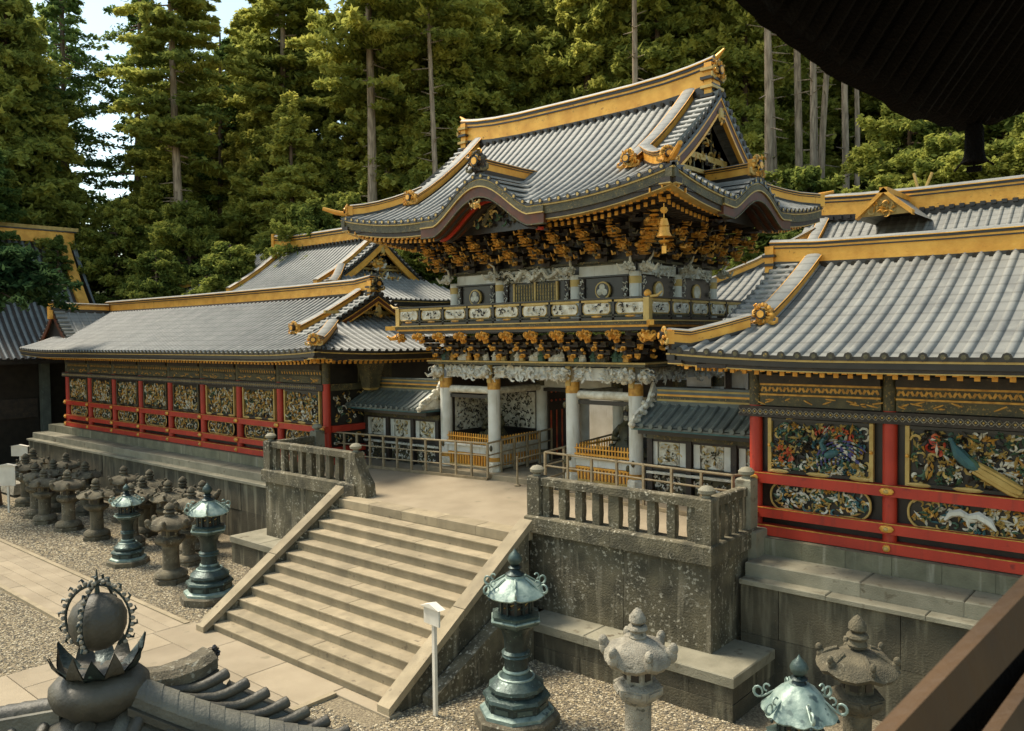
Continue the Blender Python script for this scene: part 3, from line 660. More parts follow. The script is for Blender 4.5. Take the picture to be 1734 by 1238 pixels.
        for sg in (-1, 1): b.tube([(cx, W_-.17, 3.60), (cx+sg*.2, W_-.17, 3.60), (cx+sg*.38, W_-.17, 3.52), (cx+sg*.52, W_-.17, 3.40)], [.035, .035, .04, .05], 5, iP)
        carve(b, cx-.3, cx+.3, 3.38, 3.56, W_-.15, 10, [iN, iR, iV, iE], .1, .05); b.build('frog_leg_strut', None, t, 30)
    return t, rf, posts
tR, rfR, pR = corridor(1)
tL, rfL, pL = corridor(-1)
W_ = -1.45
def frame(t, cx, z0, z1, w_, mat=iP, nm='panel_frame', dark=True):
    b = MB(); h_ = w_/2
    b.box(cx-h_-.07, cx-h_, W_-.07, W_+.02, z0, z1, mat); b.box(cx+h_, cx+h_+.07, W_-.07, W_+.02, z0, z1, mat)
    b.box(cx-h_+.002, cx+h_-.002, W_-.068, W_+.02, z0, z0+.06, iK); b.box(cx-h_+.002, cx+h_-.002, W_-.068, W_+.02, z1-.05, z1, iK)
    for sx_, hw in ((-h_+.16, .2), (0, .24), (h_-.16, .2)): b.ell((cx+sx_, W_-.072, z0+.03), (hw, .014, .045), mat, 8, 4)
    if dark:
        for sg in (-1, 1): b.ell((cx+sg*(h_+.035), W_-.08, (z0+z1)/2), (.035, .03, .035), iG, 8, 4)
    b.build(nm, None, t, 0)
for k in range(8):
    cx = (pL[k]+pL[k+1])/2
    link('carved_panel', PMU[k % 3], tL, Vector((cx, W_-.01, 1.93))-tL.location)
    frame(tL, cx, 1.40, 2.47, 1.85, iP if k < 3 else iV, dark=False)
    link('oval_carving', PMO[(k+1) % 3], tL, Vector((cx, W_-.01, .935))-tL.location)
# right corridor: two bays in view, each carved differently
c1, c2, c3 = [(pR[k]+pR[k+1])/2 for k in range(3)]
for c, n_ in ((c1, 330), (c2, 290), (c3, 60)):
    b = MB(); b.box(c-.92, c+.92, W_-.005, W_+.03, 1.42, 2.46, iK)
    if c == c1:
        carve(b, c-.86, c+.86, 1.50, 2.40, W_, n_, PALR, .165, .09, CR)
        carve(b, c-.85, c+.8, 1.46, 1.62, W_-.02, 60, [iC, iN, iO, iC], .13, .06, CR)
        for k in range(16): carve(b, c-.1+.05*k, c+.0+.05*k, 2.22-.01*k, 2.36, W_-.03, 1, [iR, iX], .13, .05, CR)
        carve(b, c-.8, c-.5, 1.68, 1.9, W_-.04, 12, [iX, iX, iO], .17, .06, CR)
    else:
        carve(b, c-.86, c+.86, 1.50, 2.40, W_, n_, [iO, iP, iN, iC, iK, iD, iP, iN], .17, .09, CR)
        carve(b, c+.35, c+.8, 1.6, 2.2, W_-.03, 25, [iC, iO], .15, .06, CR)
        carve(b, c-.6, c-.35, 2.0, 2.3, W_-.05, 16, [iX, iR, iC], .16, .06, CR)
    b.build('carved_panel', None, tR, 0); frame(tR, c, 1.40, 2.47, 1.86, iP)
b = MB()                                        # peacock with a fan of violet plumes
for k in range(17):
    a = math.radians(-12+k*9.5)
    p0 = Vector((c1+.30, W_-.07, 1.72)); 
    for q in range(6):
        r_ = .12+q*.085; b.octa(p0+Vector((-r_*math.cos(a)*.9+.18, -.02-.004*q, r_*math.sin(a)*.72)), (.055, .03, .022), (iB, iB, iC, iE)[(k+q) % 4], a+PI/2)
for k in range(7): b.octa((c1+.38+k*.07, W_-.10, 2.02-k*.055), (.10, .03, .035), (iC, iB)[k % 2], .7)
b.ell((c1+.26, W_-.12, 1.86), (.15, .06, .08), iE, 8, 6, 0, -.4); b.tube([(c1+.14, W_-.14, 1.92), (c1+.08, W_-.15, 2.06), (c1+.14, W_-.15, 2.15)], [.06, .04, .035], 6, iE)
b.build('peacock_carving', None, tR, 30)
b = MB()                                        # pheasant with a long golden tail
hx, hz = c2-.22, 2.27
b.tube([(hx-.02, W_-.14, hz), (hx+.02, W_-.15, hz-.10), (hx+.10, W_-.15, hz-.22), (hx+.26, W_-.15, hz-.38), (hx+.40, W_-.14, hz-.46)], [.035, .05, .11, .10, .06], 8, iE)
b.ell((hx-.03, W_-.15, hz+.01), (.05, .04, .045), iE, 8, 5); b.octa((hx-.08, W_-.15, hz+.01), (.05, .02, .015), iC)
b.ell((hx+.28, W_-.17, hz-.36), (.20, .05, .09), iN, 8, 6, 0, .65)
for k, (dx, dz, wv) in enumerate(((0, 0, .075), (.02, .07, .045), (-.05, -.06, .04))):
    b.tube([(hx+.36+dx, W_-.13-.01*k, hz-.44+dz), (hx+.62+dx, W_-.14-.01*k, hz-.58+dz), (hx+.90+dx, W_-.14-.01*k, hz-.74+dz), (hx+1.02+dx, W_-.13, hz-.80+dz)], [wv, wv*1.25, wv*1.2, wv*.6], 6, iP)
b.build('pheasant_carving', None, tR, 40)
for c, kind_ in ((c1, 0), (c2, 1)):
    o = MB(); me = panel_mesh(1.9, .52, 240 if kind_ == 0 else 210, [iC, iO, iP, iP, iE, iC, iN], .15, 77+kind_, True); link('oval_carving', me, tR, Vector((c, W_-.01, .935))-tR.location)
b = MB()                                        # white crane in the second oval
b.ell((c2+.05, W_-.12, .95), (.12, .05, .07), iW, 8, 6)
b.tube([(c2+.03, W_-.13, .98), (c2-.10, W_-.14, 1.04), (c2-.24, W_-.14, 1.0), (c2-.34, W_-.13, .88)], [.05, .07, .06, .02], 6, iW)
b.tube([(c2+.03, W_-.13, .98), (c2+.18, W_-.14, 1.02), (c2+.34, W_-.14, .93), (c2+.44, W_-.13, .80)], [.05, .08, .065, .02], 6, iW)
b.tube([(c2+.02, W_-.14, .92), (c2+.03, W_-.14, .83), (c2+.10, W_-.14, .79)], [.04, .02, .015], 5, iW)
b.build('crane_carving', None, tR, 50)
# side walls of the corridors, facing the gate
for t, x, sd_ in ((tL, -7.2, 1), (tR, 7.05, -1)):
    b = MB(); b.box(min(x, x-sd_*.06), max(x, x-sd_*.06), W_+.1, 3.4, .13, 3.6, iK)
    for z0, z1 in ((1.18, 1.38), (.5, .69), (.15, .35)): b.box(min(x+sd_*.14, x), max(x+sd_*.14, x), W_+.1, 3.4, z0, z1, iR)
    b.box(min(x+sd_*.1, x), max(x+sd_*.1, x), W_+.1, 3.4, 2.49, 2.70, iV)
    for y in (.25, 1.8, 3.4): b.lathe([(.12, .13), (.12, 2.6)], 12, iR if y > 1 else iTG, (x, y, 0))
    b.box(min(x, x+sd_*.05), max(x, x+sd_*.05), -.2, 1.2, 2.55, 3.75, iV, 0)
    b.build('side_wall', None, t, 30)
    b = MB(); b.T = Matrix.Translation((x+sd_*.02, -.6, 0)) @ Matrix.Rotation(PI/2*sd_, 4, 'Z'); b.T = b.T
    carve(b, -.6, .6, 1.5, 2.4, 0, 60, PALC, .17, .07); carve(b, -.6, .6, .78, 1.1, 0, 30, PALC, .14, .07); b.build('side_carving', None, t, 0)
# carved tapered gutter casket hanging in the dark at each end
for t, x in ((tL, -6.55), (tR, 6.75)):
    if t is tR: continue
    b = MB(); b.lathe([(.28, 2.55), (.36, 3.0), (.52, 3.62)], 4, iV, (x, -.2, 0), PI/4); b.lathe([(.2, 2.48), (.285, 2.56)], 4, iP, (x, -.2, 0), PI/4); b.build('gutter_box', None, t, 0)
# cross gable over the far end of the left corridor
rg2 = Roof(-28.3-2.2, -28.3+2.2, 1.0, 2.2, -99, 99, 3.9, 1.7)
b = MB(); XC = -28.3
def cz(d): tt = 1-abs(d)/2.2; return 4.02+1.68*(.55*tt+.45*tt*tt)
b.grid([[Vector((XC+d, y, cz(d))) for y in (-1.75, -.6, .6, 1.5)] for d in [-2.2+.2*k for k in range(23)]], iT)
b.build('cross_gable_roof', None, tL, 40)
b = MB()
for sg in (-1, 1):
    for k in range(9):
        d = sg*(.15+k*.23); p = Vector((XC+d, -1.8, cz(d)+.03)); b.tube([p, p+Vector((0, .5, 0))], .075, 8, iT); b.tube([p, p+Vector((0, -.02, 0))], .08, 8, iK)
for k in range(5): b.sweep([Vector((XC+1.9-1.85*j/6, -1.1+k*.4, cz(1.9-1.85*j/6))) for j in range(7)], halfprof(.07), iT, False, (0, 1, 0))
b.rect([Vector((XC-2+.25*k, -1.8, cz(-2+.25*k))) for k in range(17)], -.02, .05, -.32, -.06, iU, (0, 1, 0))
b.add([(XC-2, -1.65, 4.0), (XC+2, -1.65, 4.0), (XC, -1.65, 5.5)], [(0, 1, 2)], iK)
b.build('cross_gable', None, tL, 40)
ridge(tL, [Vector((XC, -1.9, 5.80)), Vector((XC, -1.4, 5.70)), Vector((XC, .8, 5.66))], .26, .36, 'cross_ridge')
b = MB(); b.box(XC-.14, XC+.14, -1.98, -1.8, 5.25, 6.12, iG); b.build('cross_ridge_end', None, tL, 0)

# ------------------------------------------------------------------ the gate
gate = thing('gate_tower', 'two-storey carved ceremonial gate with white columns and a sweeping tiled roof', 'gate', (0, 2.15, .1))
b = MB(); b.bbox(-3.9, 3.9, -.45, 4.8, .05, .34, 0, .02); b.build('stone_podium', STP, gate, 0)
CX = (-3.3, -1.38, 1.38, 3.3); CY = (0, 2.15, 4.3)
for i, x in enumerate(CX):
    for j, y in enumerate(CY):
        b = MB(); b.lathe([(.175, .58), (.178, 2.98)], 16, 0, (x, y, 0)); c = b.build('column', WHT, gate, 45)
        b = MB(); b.lathe([(.235, .34), (.225, .56), (.18, .60)], 8, 0, (x, y, 0), PI/8); b.build('column_base', WHC, c, 20)
        b = MB(); b.lathe([(.185, 2.66), (.185, 2.95)], 16, 0, (x, y, 0)); b.lathe([(.183, .62), (.183, .74)], 16, 0, (x, y, 0)); b.build('gilt_collar', OCH if j == 0 else OLV, c, 45)
        if j == 0:
            for z, dx in ((2.35, -.17), (.86, -.17), (1.0, .02)):
                b = MB(); b.ell((x+dx, y-.12 if dx < 0 else y-.18, z), (.05, .05, .09), 0, 8, 5); b.build('bronze_fitting', OLV, c, 40)
# architrave: white carved beams with lion heads
for y in CY[:1]+CY[1:]:
    for xa, xb in ((-3.3, -1.38), (-1.38, 1.38), (1.38, 3.3)):
        b = MB(); b.box(xa+.15, xb-.15, y-.13, y+.13, 3.0, 3.32, iW)
        if y == 0:
            b.v = b.v; carve(b, xa+.2, xb-.2, 2.98, 3.32, y-.13, 60 if xb-xa > 2 else 40, [iC, iW, iW], .2, .10)
        b.build('white_beam', None, gate, 30)
b = MB()
for x in (-3.3, 3.3):
    for ya, yb in ((0, 2.15), (2.15, 4.3)): b = MB(); b.box(x-.13, x+.13, ya+.15, yb-.15, 3.0, 3.32, iW); b.build('side_beam', None, gate, 0)
b = MB(); b.T = Matrix.Translation((3.45, 2.15, 0)) @ Matrix.Rotation(PI/2, 4, 'Z'); carve(b, -2.1, 2.1, 2.98, 3.34, 0, 100, [iC, iW], .2, .1); b.build('side_beam_carving', None, gate, 0)
for x in CX:
    b = MB(); blob(b, (x-.05, -.34, 3.14), (.24, .26, .22), 26, (iC, iC, iW, iC)); b.tube([(x-.05, -.45, 3.1), (x-.12, -.62, 3.02), (x-.16, -.70, 3.12)], [.06, .045, .02], 5, iC); b.build('lion_head', None, gate, 50)
    b = MB(); b.box(x-.07, x+.07, -.22, -.14, 2.85, 3.42, iP); b.build('gilt_strap', None, gate, 0)
for sg in (-1, 1):
    b = MB(); blob(b, (sg*3.62, -.05, 3.14), (.26, .22, .22), 26, (iC, iC, iW, iC)); b.build('lion_head', None, gate, 50)
b = MB(); b.box(-3.75, 3.75, -.30, 4.6, 3.36, 3.43, iV); b.box(-3.77, 3.77, -.32, 4.62, 3.43, 3.47, iP); b.box(-3.4, 3.4, .2, 4.2, 3.3, 3.36, iK); b.build('ceiling_plate', None, gate, 0)
# row of small carved sages under the balcony
def figure(b, x, y, z, s, c1_, c2_):
    b.lathe([(.0, 0), (.11*s, .0), (.10*s, .1*s), (.06*s, .24*s), (.03*s, .28*s)], 8, c1_, (x, y, z)); b.ell((x, y-.01, z+.33*s), (.045*s, .045*s, .055*s), c2_, 7, 5)
    b.tube([(x-.06*s, y, z+.2*s), (x-.11*s, y-.05*s, z+.12*s), (x-.02*s, y-.1*s, z+.12*s)], .025*s, 5, c1_); b.tube([(x+.06*s, y, z+.2*s), (x+.11*s, y-.05*s, z+.12*s), (x+.02*s, y-.1*s, z+.12*s)], .025*s, 5, c1_)
GF = random.Random(5)
b = MB(); b.box(-3.3, 3.3, -.05, .0, 3.47, 4.15, iK); b.box(3.25, 3.3, 0, 4.3, 3.47, 4.15, iK); b.box(-3.3, -3.25, 0, 4.3, 3.47, 4.15, iK); b.build('frieze_backing', None, gate, 0)
for x in [-3.0+.667*k for k in range(10)]:
    b = MB()
    for d in (-.16, .0, .16): figure(b, x+d, -.16, 3.48, GF.uniform(.85, 1.05), GF.choice((iP, iC, iN, iO, iV)), iC)
    b.build('carved_sages', None, gate, 40)
# bracket clusters
def bracket(w=.30, tiers=3, out=.30, h=.62, gold=iG, body=iD):
    b = MB(); dz = h/tiers
    b.box(-.13, .13, -.13, .13, 0, dz*.55, body, -.03, -.03)
    for k in range(tiers):
        z = dz*(k+.35); y = -out*(k+1)
        b.box(-.055, .055, y-.02, .12, z, z+dz*.40, body); b.cen((0, y-.03, z+dz*.2), (.12, .05, dz*.42), gold)
        b.tube([(0, y-.03, z+dz*.1), (0, y-.12, z+dz*.02), (0, y-.17, z+dz*.20)], [.05, .045, .02], 5, gold)
        L_ = w*(.8+.22*k)
        b.box(-L_, L_, y+.03, y+.11, z+dz*.32, z+dz*.62, body)
        for sg in (-1, 1): b.cen((sg*(L_+.005), y+.07, z+dz*.47), (.02, .085, dz*.2), iV)
        for q in (-1, 0, 1):
            b.box(q*L_*.85-.055, q*L_*.85+.055, y+.01, y+.13, z+dz*.62, z+dz*.92, body, -.012, -.012); b.cen((q*L_*.85, y+.005, z+dz*.90), (.12, .02, .016), gold if q == 0 else iV)
    return b
BR1 = bracket(.27, 3, .26, .60).mesh('bracket', None, 0)
BR2 = bracket(.26, 4, .27, 1.0, iO).mesh('bracket', None, 0)
bm_ = MB(); blob(bm_, (0, 0, 0), (.20, .17, .14), 30, (iG, iG, iO, iG)); bm_.tube([(0, -.1, 0), (.03, -.25, -.03), (.09, -.33, .04)], [.07, .05, .02], 5, iG); LIONM = bm_.mesh('lion', None, 60)
bm_ = MB(); bm_.T = Matrix.Scale(1.15, 4); blob(bm_, (0, -.05, 0), (.15, .17, .11), 20, (iO, iO, iG, iP))
for k in range(5): bm_.T = None; bm_.ell((GF.uniform(-.06, .06), -.12-.03*k, -.14+.075*k), (.13-.012*k, .10, .026), iG if k % 2 else iO, 7, 4)
DRAM = bm_.mesh('dragon', None, 60)
def place(nm, me, x, y, z, ang=0, s=1):
    o = link(nm, me, gate, Vector((x, y, z))-gate.location); o.rotation_euler.z = ang; o.scale = (s, s, s); return o
for k in range(9):
    x = -3.35+k*6.7/8
    place('bracket_cluster', BR1, x, -.05, 3.52); place('gilt_lion_nose', LIONM, x, -1.0, 4.16)
for k in range(5):
    y = .3+k*.96; place('bracket_cluster', BR1, 3.3, y, 3.52, PI/2); place('gilt_lion_nose', LIONM, 4.25, y, 4.16, PI/2)
place('bracket_cluster', BR1, 3.3, -.05, 3.52, PI/4, 1.15); place('gilt_lion_nose', LIONM, 4.2, -.95, 4.12, PI/4, 1.2)
place('gilt_lion_nose', LIONM, -4.25, -.9, 4.14, -PI/4, 1.2)
b = MB()
for k in range(60): x = GF.uniform(-3.4, 3.5); b.ell((x, GF.uniform(-.8, -.2), GF.uniform(3.7, 4.15)), (.05, .05, .045), GF.choice((iO, iG, iO, iD)), 6, 4)
for k in range(36): b.ell((GF.uniform(3.4, 4.1), GF.uniform(-.4, 4.4), GF.uniform(3.7, 4.15)), (.05, .05, .045), GF.choice((iO, iG, iD)), 6, 4)
b.build('bracket_knobs', None, gate, 50, kind='stuff')
# balcony
b = MB(); b.box(-4.25, 4.25, -.98, 5.3, 4.25, 4.33, iK); b.box(-4.3, 4.3, -1.03, 5.35, 4.33, 4.38, iG); b.box(-4.36, 4.36, -1.09, 5.4, 4.38, 4.46, iV); b.box(-4.4, 4.4, -1.13, 5.44, 4.46, 4.49, iP); b.build('balcony_floor', None, gate, 0)
def panel(b, c, w, h, ax, pal=(iC, iW, iC)):
    b.T = Matrix.Translation(c) @ (Matrix.Rotation(PI/2, 4, 'Z') if ax == 'y' else Matrix.Identity(4))
    pr = [(-w/2+.06, -h/2), (w/2-.06, -h/2), (w/2, -h/4), (w/2, h/4), (w/2-.06, h/2), (-w/2+.06, h/2), (-w/2, h/4), (-w/2, -h/4)]
    b.add([(x, -.03, z) for x, z in pr], [tuple(range(8))], iC); b.tube([(x, -.035, z) for x, z in pr+pr[:1]], .014, 4, iP, False)
    b.add([(x, .03, z) for x, z in pr], [tuple(range(8))[::-1]], iC)
    carve(b, -w/2+.07, w/2-.07, -h/2+.04, h/2-.04, -.03, 16, [iC, iD, iW, iD], .10, .05); b.T = None
for nm, z0, z1, o_, m in (('balustrade_sill', 4.49, 4.56, 0, iK), ('balustrade_rail', 4.60, 4.63, 0, iV), ('balustrade_rail', 4.93, 4.98, 0, iP), ('handrail', 4.99, 5.03, .03, iK)):
    b = MB(); b.box(-4.28-o_, 4.28+o_, -1.0-o_, -.93+o_, z0, z1, m); b.box(4.21-o_, 4.28+o_, -.93+o_, 5.3, z0, z1, m); b.box(-4.28-o_, -4.21+o_, -.93+o_, 5.3, z0, z1, m); b.build(nm, None, gate, 0)
for k in range(9):
    x = -3.8+k*.95; b = MB(); panel(b, (x, -.965, 4.78), .78, .27, 'x'); b.build('balustrade_panel', None, gate, 0)
    b = MB(); b.box(x-.475-.03, x-.475+.03, -1.0, -.93, 4.49, 4.99, iK); b.ell((x, -1.0, 4.585), (.16, .03, .03), iO, 6, 4); b.build('balustrade_post', None, gate, 0)
for k in range(6):
    y = -.45+k*.95; b = MB(); panel(b, (4.245, y, 4.78), .78, .27, 'y'); b.build('balustrade_panel', None, gate, 0)
    b = MB(); b.box(4.21, 4.28, y-.505, y-.445, 4.49, 4.99, iK); b.build('balustrade_post', None, gate, 0)
b = MB(); b.box(4.17, 4.32, -1.04, -.89, 4.45, 5.0, iP); b.ell((4.245, -.965, 5.08), (.09, .09, .1), iG, 8, 6); b.build('corner_post', None, gate, 40); b = MB(); b.box(-4.32, -4.17, -1.04, -.89, 4.45, 5.0, iP); b.build('corner_post', None, gate, 0)
for sg in (-1, 1): b = MB(); b.tube([(sg*4.28, -.965, 5.01), (sg*4.5, -.965, 5.03), (sg*4.62, -.965, 5.12)], [.035, .035, .02], 6, iP); b.cen((sg*4.42, -1.15, 4.42), (.3, .1, .12), iG, -sg*PI/4); b.build('rail_end', None, gate, 40)
# upper storey
UX = (-3.15, -1.34, 1.30, 3.12); UY = (.3, 2.3, 4.3)
b = MB(); b.box(-3.1, 3.1, .36, 4.25, 4.46, 6.3, iK); b.build('upper_wall', None, gate, 0)
for i, x in enumerate(UX):
    for j, y in enumerate(UY):
        if j and 0 < i < 3: continue
        b = MB(); b.lathe([(.15, 4.49), (.15, 5.72)], 14, iW, (x, y, 0)); b.lathe([(.16, 5.42), (.16, 5.60)], 14, iP, (x, y, 0)); c = b.build('upper_column', None, gate, 45)
for i in range(3):
    xa, xb = UX[i]+.15, UX[i+1]-.15; cx = (xa+xb)/2; b = MB()
    if i != 1: b.box(xa, xb, .24, .36, 5.66, 5.92, iW); b.box(xa-.02, xb+.02, .22, .36, 5.62, 5.66, iK); b.box(xa-.02, xb+.02, .21, .36, 5.92, 5.96, iV)
    else:
        b.box(xa, xb, .26, .36, 5.62, 5.95, iW); rg5 = random.Random(9)
        pts = [(xa+.1+(xb-xa-.2)*k/30, .15-.04*math.sin(k*.9), 5.80+.10*math.sin(k*.75)) for k in range(31)]
        b.tube(pts, [.04+.045*math.sin(PI*k/30) for k in range(31)], 6, iC); carve(b, xa, xb, 5.64, 5.98, .22, 70, [iC, iC, iV], .16, .10, rg5); blob(b, (cx+.2, .08, 5.83), (.16, .15, .13), 22, (iC, iC, iW))
    b.build('upper_beam', None, gate, 40)
    b = MB(); b.box(xa, xb, .25, .36, 4.50, 4.95, iV); b.box(xa, xb, .27, .36, 4.95, 5.60, iK)
    for x in (xa+.10, xb-.10): b.box(x-.07, x+.07, .22, .30, 4.97, 5.6, iD); carve(b, x-.05, x+.05, 5.0, 5.6, .22, 12, [iC, iW], .10, .05)
    if i == 1:
        b.box(cx-.75, cx+.75, .23, .30, 4.97, 5.58, iV); 
        for k in range(15): b.box(cx-.68+k*.095, cx-.66+k*.095, .215, .24, 5.0, 5.55, iP)
        for k in range(6): b.box(cx-.7, cx+.7, .21, .225, 5.04+k*.095, 5.055+k*.095, iV)
        for x in (cx-.75, cx+.75, cx): b.box(x-.03, x+.03, .20, .30, 4.95, 5.6, iP)
    else:
        b.tube([(cx, .25, 5.28), (cx, .19, 5.28)], .23, 20, iP); b.tube([(cx, .20, 5.28), (cx, .175, 5.28)], .19, 20, iK)
        for k in range(3): a = k*2*PI/3; b.ell((cx+.085*math.cos(a+PI/2), .17, 5.28+.085*math.sin(a+PI/2)), (.085, .02, .085), iC, 8, 5)
    b.build('upper_bay', None, gate, 30)
for j in range(2):
    ya, yb = UY[j]+.15, UY[j+1]-.15; cy = (ya+yb)/2; b = MB(); b.box(3.1, 3.2, ya, yb, 5.66, 5.92, iW); b.box(3.1, 3.16, ya, yb, 4.95, 5.62, iK); b.box(3.1, 3.2, ya, yb, 4.5, 4.95, iV)
    b.tube([(3.12, cy, 5.28), (3.20, cy, 5.28)], .23, 20, iP); b.tube([(3.18, cy, 5.28), (3.21, cy, 5.28)], .18, 20, iC)
    b.T = Matrix.Translation((3.2, 0, 0)) @ Matrix.Rotation(PI/2, 4, 'Z'); carve(b, ya, yb, 5.66, 5.95, 0, 30, [iC, iW], .15, .1)
    for y in (ya+.12, yb-.12): carve(b, y-.05, y+.05, 5.0, 5.6, .0, 12, [iC, iW], .10, .05)
    b.T = None; b.build('upper_bay', None, gate, 30)
for x, y, a in [(x, .1, 0) for x in UX]+[(3.35, y, PI/2) for y in UY]:
    b = MB(); b.T = Matrix.Translation((x, y, 5.82)) @ Matrix.Rotation(a, 4, 'Z'); blob(b, (0, -.1, 0), (.19, .22, .15), 24, (iC, iC, iW, iC)); b.tube([(0, -.2, 0), (-.05, -.38, -.08), (-.10, -.48, .05)], [.07, .05, .02], 5, iC)
    b.tube([(.05, -.1, .1), (.1, -.2, .26), (.0, -.3, .36)], [.04, .03, .015], 5, iC); b.T = None; b.build('white_dragon_head', None, gate, 50)
# upper brackets
b = MB(); b.box(-3.15, 3.15, .28, 4.3, 5.98, 7.1, iK); b.box(-3.3, 3.3, .15, 4.45, 5.97, 6.03, iV); b.build('bracket_wall', None, gate, 0)
for k in range(8):
    x = -3.2+k*6.4/7
    place('bracket_cluster', BR2, x, .22, 5.99)
    for q, z in ((0, 6.34), (1, 6.62)): place('gilt_dragon_nose', DRAM, x+.02, -.28-.42*q, z, 0, 1.15-.15*q)
for k in range(5):
    y = .6+k*.95; place('bracket_cluster', BR2, 3.2, y, 5.99, PI/2); 
    for q, z in ((0, 6.34), (1, 6.62)): place('gilt_dragon_nose', DRAM, 3.72+.42*q, y, z, PI/2, 1.1-.15*q)
place('bracket_cluster', BR2, 3.25, .2, 5.99, PI/4, 1.2); place('bracket_cluster', BR2, -3.25, .2, 5.99, -PI/4, 1.2)
for q in range(3): place('gilt_dragon_nose', DRAM, 3.6+.4*q, -.15-.4*q, 6.25+.22*q, PI/4, 1.25)
b = MB()
for k in range(150):
    b.tube([(x := GF.uniform(-3.6, 3.6), y := GF.uniform(-1.1, .1), z := GF.uniform(6.05, 6.95)), (x, y-.10, z-.03), (x, y-.15, z+.05)], [.035, .03, .012], 5, GF.choice((iO, iD, iO, iV)))
for k in range(90):
    b.tube([(x := GF.uniform(3.3, 4.5), y := GF.uniform(-.6, 4.8), z := GF.uniform(6.05, 6.95)), (x+.10, y, z-.03), (x+.15, y, z+.05)], [.035, .03, .012], 5, GF.choice((iO, iD, iO, iV)))
b.build('rafter_noses', None, gate, 40, kind='stuff')

# gate roof
gr = Roof(-5.55, 5.55, 2.12, 4.17, -4.05, 4.05, 7.30, 2.95, .40, .45, lin=.62, kara=(0, 1.75, .88), skara=(2.12, 1.55, .60))
roof_build(gr, gate, iT, .27, .068, 'fr')
eaves_build(gr, gate, .30, 2.3, 7.02, 'frl', iV, iD, True, .20)
rp = [Vector((x, 2.12, 10.14+.22*(abs(x)/4.4)**4)) for x in (-4.4, -4.1, -3.7, -3, -2, 0, 2, 3, 3.7, 4.1, 4.4)]
ridge(gate, rp, .34, .78)
b = MB()
for k in range(31): b.tube([(-4.05+k*.27, 1.95, 10.16), (-4.05+k*.27, 1.86, 10.14)], .055, 6, iK)
b.build('ridge_tile_ends', None, gate, 0, kind='stuff')
for sg in (-1, 1):
    b = MB(); x = sg*4.28
    b.box(x-.10, x+.10, 1.88, 2.36, 9.95, 10.95, iG)
    for k in range(4): b.box(x-.17, x+.17, 1.80, 2.44, 10.08+k*.22, 10.15+k*.22, iP if k % 2 else iK)
    b.tube([(sg*4.1, 2.12, 11.0), (sg*4.4, 2.12, 11.09), (sg*4.62, 2.12, 11.26)], [.10, .07, .025], 8, iG); b.build('ridge_end_box', None, gate, 30)
    oni(gate, Vector((sg*4.42, 2.12, 10.72)), .27, face=(sg, 0), pal=(iG, iP, iO, iG), n=60)
    verge(gate, gr, sg, .36, .235, (-1, 1), iT, .5, .42, tiles=True)
    xd = sg*3.72
    dr = [Vector((xd, 2.12-4.17*(1-tt), gr.F(xd, 2.12-4.17*(1-tt)))) for tt in (.30, .42, .55, .7, .85, .96)]
    ridge(gate, dr, .26, .34, 'descending_ridge'); oni(gate, dr[0]+Vector((0, -.1, .18)), .24, 'descending_ridge_ornament')
    hp = [Vector((sg*(5.55-s_), -2.05+s_, gr.F(sg*(5.55-s_), -2.05+s_)+.02)) for s_ in (.22, .5, .8, 1.1, 1.4, 1.7)]
    ridge(gate, hp, .24, .34, 'hip_ridge'); oni(gate, hp[0]+Vector((0, -.08, .15)), .2, 'hip_ridge_ornament', face=(sg*.7, -.7))
    b = MB(); e = hp[0]; c = Vector((sg*5.62, -2.12, e.z+.12)); b.tube([e+Vector((0, 0, .05)), c, c+Vector((sg*.28, -.28, .12))], [.07, .07, .05], 8, iG); b.build('corner_tile', None, gate, 40)
    b = MB(); hb = [Vector((sg*(5.55-s_), 6.29-s_, gr.F(sg*(5.55-s_), 6.29-s_)+.02)) for s_ in (.1, .5, .8, 1.1, 1.4, 1.7)]
    ridge(gate, hb, .24, .34, 'hip_ridge'); b = MB(); q = hb[0]; b.cen(q+Vector((0, 0, .14)), (.26, .26, .34), iG, PI/4); b.tube([q+Vector((0, 0, .3)), q+Vector((sg*.4, .1, .36))], [.06, .04], 6, iG); b.build('hip_ridge_end', None, gate, 30)
# front undulating gable: little ridge, arched boards, tympanum
kz = gr.ze-.03+.88
ridge(gate, [Vector((0, -1.95, kz+.12)), Vector((0, -.5, kz+.10)), Vector((0, .55, kz+.12))], .28, .34, 'front_gable_ridge')
oni(gate, Vector((0, -2.02, kz+.32)), .30, 'front_gable_ornament', pal=(iD, iV, iG, iO), n=40)
oni(gate, Vector((.0, -1.9, kz+.30)), .22, 'front_gable_ornament', face=(1, 0), pal=(iG, iP, iO, iG)) if 0 else None
b = MB(); ks = [Vector((x, -2.05, gr.F(x, -2.05))) for x in [-2.1+.1*k for k in range(43)]]
b.rect(ks, -.12, .004, -.24, -.10, iV, (0, -1, 0)); b.rect(ks, -.12, .02, -.27, -.24, iP, (0, -1, 0)); b.rect(ks, -.16, -.02, -.50, -.27, iU, (0, -1, 0)); b.rect(ks, -.14, -.0, -.53, -.50, iV, (0, -1, 0)); b.build('arched_bargeboard', None, gate, 40)
b = MB(); kxs = [-1.75+.1*k for k in range(36)]
b.grid([[Vector((x, y, gr.F(x, -2.05)-dz)) for y, dz in ((-2.0, .56), (-1.6, .52), (-1.15, .50))] for x in kxs], iU)
for y in (-1.85, -1.62, -1.40): b.rect([Vector((x, y, gr.F(x, -2.05)-.60)) for x in kxs], -.03, .03, 0, .07, iD if y != -1.62 else iR, (0, -1, 0))
b.build('arched_ceiling', None, gate, 30)
b = MB(); kys = [.6+.1*k for k in range(31)]
b.grid([[Vector((x, y, gr.S(5.55, y)-dz)) for x, dz in ((5.5, .52), (5.2, .50), (4.9, .48))] for y in kys], iU)
